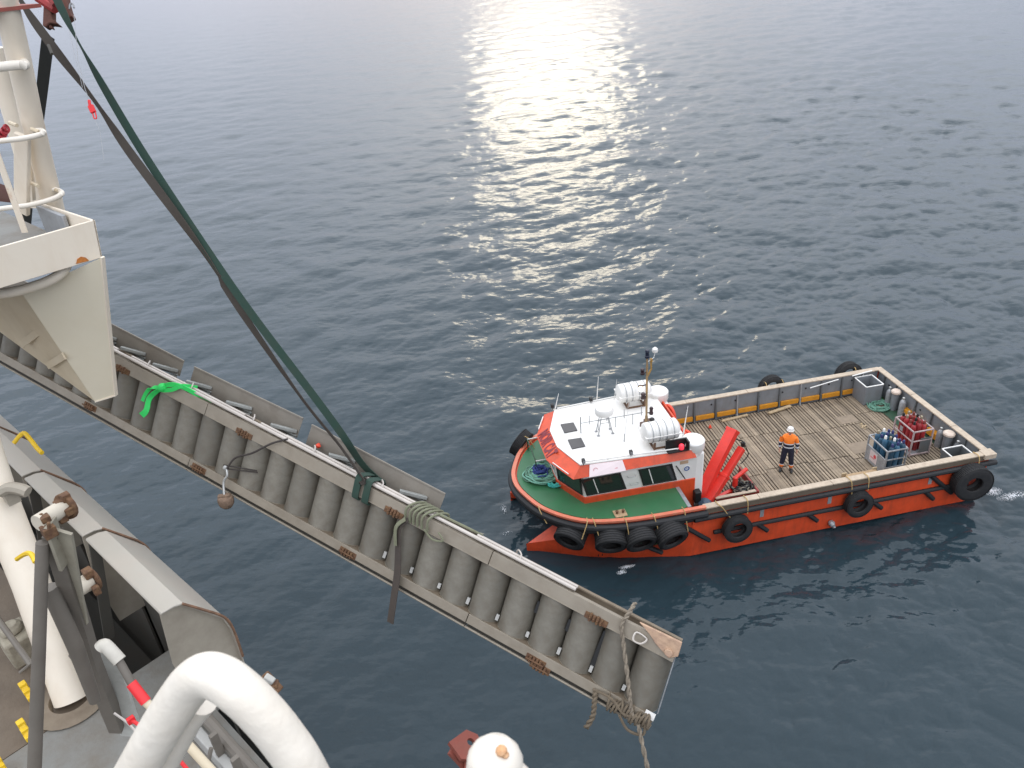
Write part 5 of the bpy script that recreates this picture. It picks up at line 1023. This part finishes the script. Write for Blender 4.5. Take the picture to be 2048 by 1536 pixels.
m = MB(); c = on_z(38, 1285, DZ + .2); m.box(c, (.34, .26, .30)); m.lathe([(.0, 0), (.09, 0), (.11, .05), (.06, .09), (0, .09)], c + V((0, 0, .15)), n=12); single('deck_fitting', m, mat('dirty_cream_fitting', (.36, .32, .24), .7, dirt=.6, scale=6, rust=.3), 'dirty cream valve block on the brown deck left of the cream pipe', 'deck fitting', SF, c, bevel=.04)
for a, b_, w in (((-10, 1230, 6.8), (62, 1330, 6.6), .05), ((40, 1345, 6.9), (70, 1320, 6.9), .03), ((118, 1195, 6.6), (190, 1290, 6.5), .035), ((140, 1310, 6.6), (200, 1385, 6.4), .03)):
    m = MB(); m.tube([ss(*a), ss(*b_)], w / 2, 8); single('deck_pipe', m, M_POLE, {(-10): 'thin grimy pipe across the brown deck at the left edge', 40: 'short bent pipe near the valve block', 118: 'thin pipe in the shadow beside the slanting brace', 140: 'thin lower pipe beside the cream pipe foot'}[a[0]], 'pipe', SF, ss(*a))
# red and white safety rail
t = thing('barrier_rail', 'grey rail with red sleeves running under the white handrail arch', 'rail', SF, ss(290, 1400, 5.0))
m = MB(); m.tube(smooth([ss(200, 1296, 5.0), ss(208, 1290, 5.0), ss(218, 1298, 5.0), ss(240, 1322, 5.0)], 4), .042, 12); part('elbow', m, mat('pale_elbow', (.60, .56, .48), .5, dirt=.2), t)
m = MB(); m.tube([ss(236, 1318, 5.0), ss(264, 1368, 5.0)], .026, 12); part('rail_tube', m, M_POLE, t)
m = MB(); m.tube([ss(262, 1366, 5.0), ss(292, 1404, 5.0)], .034, 14); part('red_sleeve', m, M_REDB, t)
m = MB(); m.tube([ss(292, 1404, 5.0), ss(345, 1456, 5.0)], .028, 12); m.tube([ss(362, 1474, 5.0), ss(440, 1560, 5.0)], .030, 12); part('rail_tube', m, M_SHIPU, t)
m = MB(); m.tube([ss(342, 1453, 5.0), ss(364, 1478, 5.0)], .040, 14); part('red_sleeve', m, M_REDB, t)
t = thing('barrier_rail', 'thin red lower rail with a hanging red tag below the sleeved rail', 'rail', SF, ss(345, 1500, 4.9))
m = MB(); m.tube([ss(262, 1440, 5.2), ss(320, 1475, 5.1), ss(380, 1545, 5.0)], .013, 8); part('rail_tube', m, M_REDB, t)
m = MB(); m.tube([ss(286, 1526, 5.1), ss(300, 1545, 5.1)], .014, 8); m.box(ss(262, 1440, 5.2), (.03, .05, .05)); part('rail_end', m, M_REDB, t, bevel=.004)
m = MB(); m.prism([ss(346, 1494, 4.95), ss(356, 1500, 4.95), ss(352, 1540, 4.95), ss(343, 1540, 4.95)], (.0, .01, .01)); part('tag', m, mat('dark_red_tag', (.35, .03, .03), .6), t)
m = MB(); m.tube(smooth([ss(228, 1426, 5.6), ss(262, 1452, 5.6), ss(300, 1500, 5.5), ss(335, 1545, 5.4)], 4), .009, 6); single('thin_wire', m, M_TUBE, 'thin pale wire running down under the handrail arch', 'wire', SF, ss(262, 1452, 5.6))

# white pipe handrail right in front of the viewer
t = thing('handrail', 'large white pipe handrail arch close to the viewer', 'handrail', WORLD, at(430, 1400, .92))
m = MB(); m.tube(smooth([at(720, 1780, 1.0), at(618, 1560, .93), at(565, 1476, .915), at(518, 1420, .905), at(478, 1382, .90), at(444, 1358, .905), at(412, 1350, .915), at(384, 1366, .93), at(356, 1402, .945), at(318, 1462, .965), at(262, 1560, 1.0), at(170, 1720, 1.06)], 7), .0262, 28); part('arch_pipe', m, M_RAIL, t)
m = MB(); m.tube([at(400, 1395, .985), at(372, 1430, 1.0), at(296, 1570, 1.05)], .024, 20); part('inner_pipe', m, M_RAIL, t)
m = MB(); m.tube(smooth([at(990, 1524, .80), at(986, 1560, .80), at(975, 1640, .80), at(970, 1800, .82)], 6), .029, 24); m.lathe([(.029, 0), (.028, .008), (.022, .018), (.012, .025), (0, .027)], at(990, 1524, .80), at(990, 1524, .8) - at(986, 1560, .8), 24); m.tube(smooth([at(1000, 1560, .80), at(1030, 1590, .8), at(1100, 1660, .8)], 5), .028, 20)
kn_ = single('handrail_end', m, M_KNOB, 'rounded white rail end with an orange rust spot at the bottom edge', 'handrail', WORLD, at(990, 1550, .8))
m = MB(); c0 = at(1003, 1502, .775); nn = (CAM - c0).normalized(); m.lathe([(0, -.004), (.0062, -.003), (.0045, .0), (0, .0012)], c0, nn, 9); m.lathe([(0, -.004), (.004, -.003), (.003, 0), (0, .001)], at(1011, 1510, .776), nn, 7); part('rust_blister', m, mat('orange_rust_bloom', (.62, .33, .16), .8, var=.3, dirt=.5, dirtcol=(.75, .55, .35), scale=120), kn_)
t = thing('lifting_lug', 'reddish brown steel lug plate with a round hole beside the white rail end', 'lug', WORLD, at(935, 1480, 2.2))
O_ = at(935, 1480, 2.2); ex = (at(965, 1495, 2.2) - O_).normalized(); ey = V((0, 0, 1)).cross(ex).normalized(); ez = ex.cross(ey)
out = [(-.042, -.03), (-.012, .020), (.018, .022), (.034, .006), (.045, -.035), (.0, -.055)]; hole = [(.008 + .0095 * math.cos(a * math.pi / 6), -.004 + .0095 * math.sin(a * math.pi / 6)) for a in range(12)]
import bmesh
bm = bmesh.new(); ov = [bm.verts.new((a, b_, 0)) for a, b_ in out]; hv = [bm.verts.new((a, b_, 0)) for a, b_ in hole]
ed = [bm.edges.new((l[i], l[(i + 1) % len(l)])) for l in (ov, hv) for i in range(len(l))]; bmesh.ops.triangle_fill(bm, edges=ed, use_beauty=True)
m = MB()
fl2 = [[v.co.copy() for v in f.verts] for f in bm.faces]; bm.free()
Tq = lambda p, h: O_ + ex * p[0] * 1.15 + ey * p[1] * 1.15 + ez * h
for f in fl2: m.add([Tq(p, .007) for p in f], [[0, 1, 2]]); m.add([Tq(p, -.007) for p in f], [[2, 1, 0]])
for l in (out, hole):
    for i in range(len(l)): a, b_ = l[i], l[(i + 1) % len(l)]; m.add([Tq(a, .007), Tq(b_, .007), Tq(b_, -.007), Tq(a, -.007)], [[0, 1, 2, 3]])
part('lug_plate', m, M_RUSTR, t)
m = MB(); m.beam(Tq((-.03, -.04), -.010), Tq((.05, -.05), -.05), .02, .012); m.tube([Tq((.03, -.04), -.01), Tq((.02, -.06), -.06)], .008, 8); m.box(Tq((.04, -.05), -.02), (.05, .03, .03)); part('lug_base', m, M_RUSTR, t)
t = thing('rusty_lug', 'small rusty lug with a pale top showing behind the white handrail arch', 'lug', WORLD, at(540, 1372, 2.5))
m = MB(); m.beam(at(524, 1352, 2.5), at(556, 1386, 2.5), .04, .035); m.box(at(548, 1372, 2.5), (.03, .03, .03)); part('lug_body', m, M_RUST, t, bevel=.004)
m = MB(); m.beam(at(530, 1352, 2.48), at(548, 1364, 2.48), .02, .02); part('lug_cap', m, mat('pale_stone_grey', (.45, .44, .40), .7, dirt=.3), t, bevel=.004)

# white platform tray on its tapered bracket
M_SHIPU2 = mat('shaded_white_bracket_paint', (.74, .67, .52), .45, var=.04, dirt=.2, dirtcol=(.6, .5, .33), scale=1.2)  # ship white toned darker: shade on the tilted web put into the colour
pf = thing('bracket_platform', 'cream white platform tray on a tapered bracket at the left edge', 'platform', SF, (-7.9, 1.6, -2.3))
zt = -1.942
def npl(o, z): return (-7.443, o, z)
m = MB(); m.prism([npl(.2, zt), npl(2.448, zt), npl(2.400, -2.282), npl(.2, -2.25)], (-.03, 0, 0)); part('front_plate', m, M_SHIPW, pf, bevel=.004)
m = MB(); m.prism([(-7.443, 2.448, zt), (-8.62, 2.40, zt), (-8.62, 2.36, -2.27), (-7.443, 2.400, -2.282)], (0, -.02, 0)); part('outer_plate', m, M_SHIPW, pf, bevel=.004)
m = MB(); m.prism([(-7.46, 2.38, -2.262), (-10.6, 2.38, -2.262), (-10.6, .2, -2.262), (-7.46, .2, -2.262)], (0, 0, .02)); part('tray_floor', m, M_DECKS, pf)
m = MB(); m.bb((-8.64, .2, -2.24), (-8.66, 2.40, zt - .12)) if False else m.bb((-10.6, .2, -2.24), (-10.62, 2.4, zt)); part('back_plate', m, M_GREYP, pf)
m = MB(); m.bb((-7.49, 1.58, -2.242), (-8.6, .2, -2.0)); m.bb((-7.95, 2.34, -2.242), (-8.6, 2.38, zt - .01)); part('step_box', m, M_STEEL, pf, bevel=.01)
web = [npl(2.395, -2.284), npl(2.087, -3.597), npl(1.89, -3.572), npl(1.62, -2.70), npl(1.50, -2.29)]
W0, W1, W2_, W3 = ss(205, 514, 7.02), ss(232, 790, 8.05), ss(190, 803, 8.0), ss(45, 588, 7.2)
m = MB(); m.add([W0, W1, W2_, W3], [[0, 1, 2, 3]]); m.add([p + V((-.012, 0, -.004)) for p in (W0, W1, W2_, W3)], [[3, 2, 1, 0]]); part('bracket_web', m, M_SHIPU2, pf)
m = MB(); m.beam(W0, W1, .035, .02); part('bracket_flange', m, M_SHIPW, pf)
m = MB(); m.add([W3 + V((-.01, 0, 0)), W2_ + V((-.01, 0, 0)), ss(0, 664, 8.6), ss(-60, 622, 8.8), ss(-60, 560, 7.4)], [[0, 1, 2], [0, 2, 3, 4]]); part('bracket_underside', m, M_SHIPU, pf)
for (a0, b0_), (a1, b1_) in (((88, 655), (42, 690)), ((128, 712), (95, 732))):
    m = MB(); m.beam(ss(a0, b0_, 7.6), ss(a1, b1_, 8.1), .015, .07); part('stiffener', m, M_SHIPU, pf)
m = MB(); m.beam(W2_, W1, .03, .012); part('toe_plate', m, M_SHIPW, pf)
m = MB(); m.tube(smooth([ss(-40, 590, 6.9), ss(20, 585, 6.95), ss(70, 572, 7.0), ss(105, 558, 7.02), ss(126, 542, 7.05), ss(134, 528, 7.12)], 5), .045, 14); part('drain_pipe', m, M_SHIPW, pf)
m = MB(); m.prism([(-7.438, 2.165, -2.263), (-7.438, 2.19, -2.225), (-7.438, 2.225, -2.215), (-7.438, 2.26, -2.235), (-7.438, 2.28, -2.272)], (.003, 0, 0)); part('rust_patch', m, mat('orange_rust', (.55, .19, .04), .85, var=.3, dirt=.4, dirtcol=(.3, .1, .02), scale=20, bump=.4), pf)
# tubular mast with hoops
FZ = -2.242
ms_ = thing('pipe_mast', 'cream white tubular mast with bent pipe hoops standing on the platform tray', 'mast', SF, (-8.88, 2.57, FZ))
b0 = on_z(113, 452, FZ); d0 = ((SF @ b0) - CAM).dot(FW)
def lowd(dy): return d0 - dy
m = MB(); m.tube([ss(113, 440, d0 - .06), ss(64, 240, d0 - .72), ss(36, 110, d0 - 1.1), ss(8, -10, d0 - 1.45)], [.098, .096, .10, .098], 26); part('mast_tube', m, M_SHIPW, ms_)
m = MB(); m.tube([b0 + V((0, 0, .0)), ss(113, 424, d0 - .1)], .112, 26); part('mast_foot', m, M_GREYP, ms_)
m = MB(); m.tube([ss(75, 412, d0 + .4), ss(42, 290, d0 + .1), ss(-14, 95, d0 - .4)], .088, 20); part('mast_tube', m, M_SHIPW, ms_)
m = MB(); m.beam(ss(44, 425, d0 - .3), ss(45, 270, d0 - .8), .15, .05, SI.to_3x3() @ FW); m.beam(ss(62, 395, d0), ss(56, 320, d0 - .4), .10, .04, SI.to_3x3() @ FW); part('mast_plate', m, M_SHIPW, ms_, bevel=.01)
m = MB(); m.beam(ss(50, 465, d0 - .7), ss(-14, 285, d0 - 1.1), .055, .012, SI.to_3x3() @ FW); part('diagonal_flat', m, M_SHIPW, ms_)
for pts, r_, dd in ((((-40, 138), (0, 134), (36, 130), (48, 130), (49, 126), (42, 124)), .040, 1.25), (((-40, 288), (0, 282), (45, 277), (78, 270), (87, 265), (82, 261), (65, 262)), .024, .95), (((-40, 427), (0, 418), (60, 410), (105, 398), (123, 388), (120, 382), (105, 378)), .024, .45)):
    m = MB(); m.tube(smooth([ss(x, y, d0 - dd - (.06 if i < len(pts) - 2 else -.12)) for i, (x, y) in enumerate(pts)], 5), r_, 12); part('hoop', m, M_RAIL, ms_)
for x, y, dd in ((22, 247, .8), (66, 260, .85), (65, 368, .45), (105, 378, .3)):
    m = MB(); m.tube([ss(x - 3, y - 2, d0 - dd), ss(x + 12, y + 4, d0 - dd - .05)], .018, 8); part('hoop_stub', m, M_SHIPU, ms_)
m = MB(); m.box(ss(0, 18, d0 - 1.3), (.5, .5, .03)); m.tube([ss(18, 5, d0 - 1.3), ss(18, 15, d0 - 1.3)], .03, 10); part('mast_head_plate', m, mat('red_brown_plate', (.30, .07, .05), .6, dirt=.4), ms_)
m = MB(); m.box(ss(3, 30, d0 - 1.35), (.13, .13, .08)); part('mast_head_lug', m, mat('cream_rusty_stub', (0, 0, 0)), ms_, bevel=.02)
m = MB()
for i in range(6): m.ring([(.022, -.008), (.036, -.008), (.036, .008), (.022, .008)], ss(0 + 2.6 * i, 277 - 4.2 * i, d0 - 1.0), (1, i % 2, .3), 10)
single('chain', m, mat('dark_red_chain', (.38, .02, .03), .5), 'short length of dark red chain at the left edge beside the mast', 'chain', SF, ss(8, 265, d0 - 1))
m = MB(); m.prism([ss(-20, 360, d0 + .6), ss(14, 372, d0 + .6), ss(38, 382, d0 + .6), ss(30, 398, d0 + .6), ss(-20, 392, d0 + .6)], (0, 0, -.05)); single('brown_beam_end', m, mat('dark_brown_steel', (.10, .04, .03), .7, dirt=.4), 'dark brown steel beam end behind the mast at the left edge', 'beam', SF, ss(0, 380, d0 + .6))
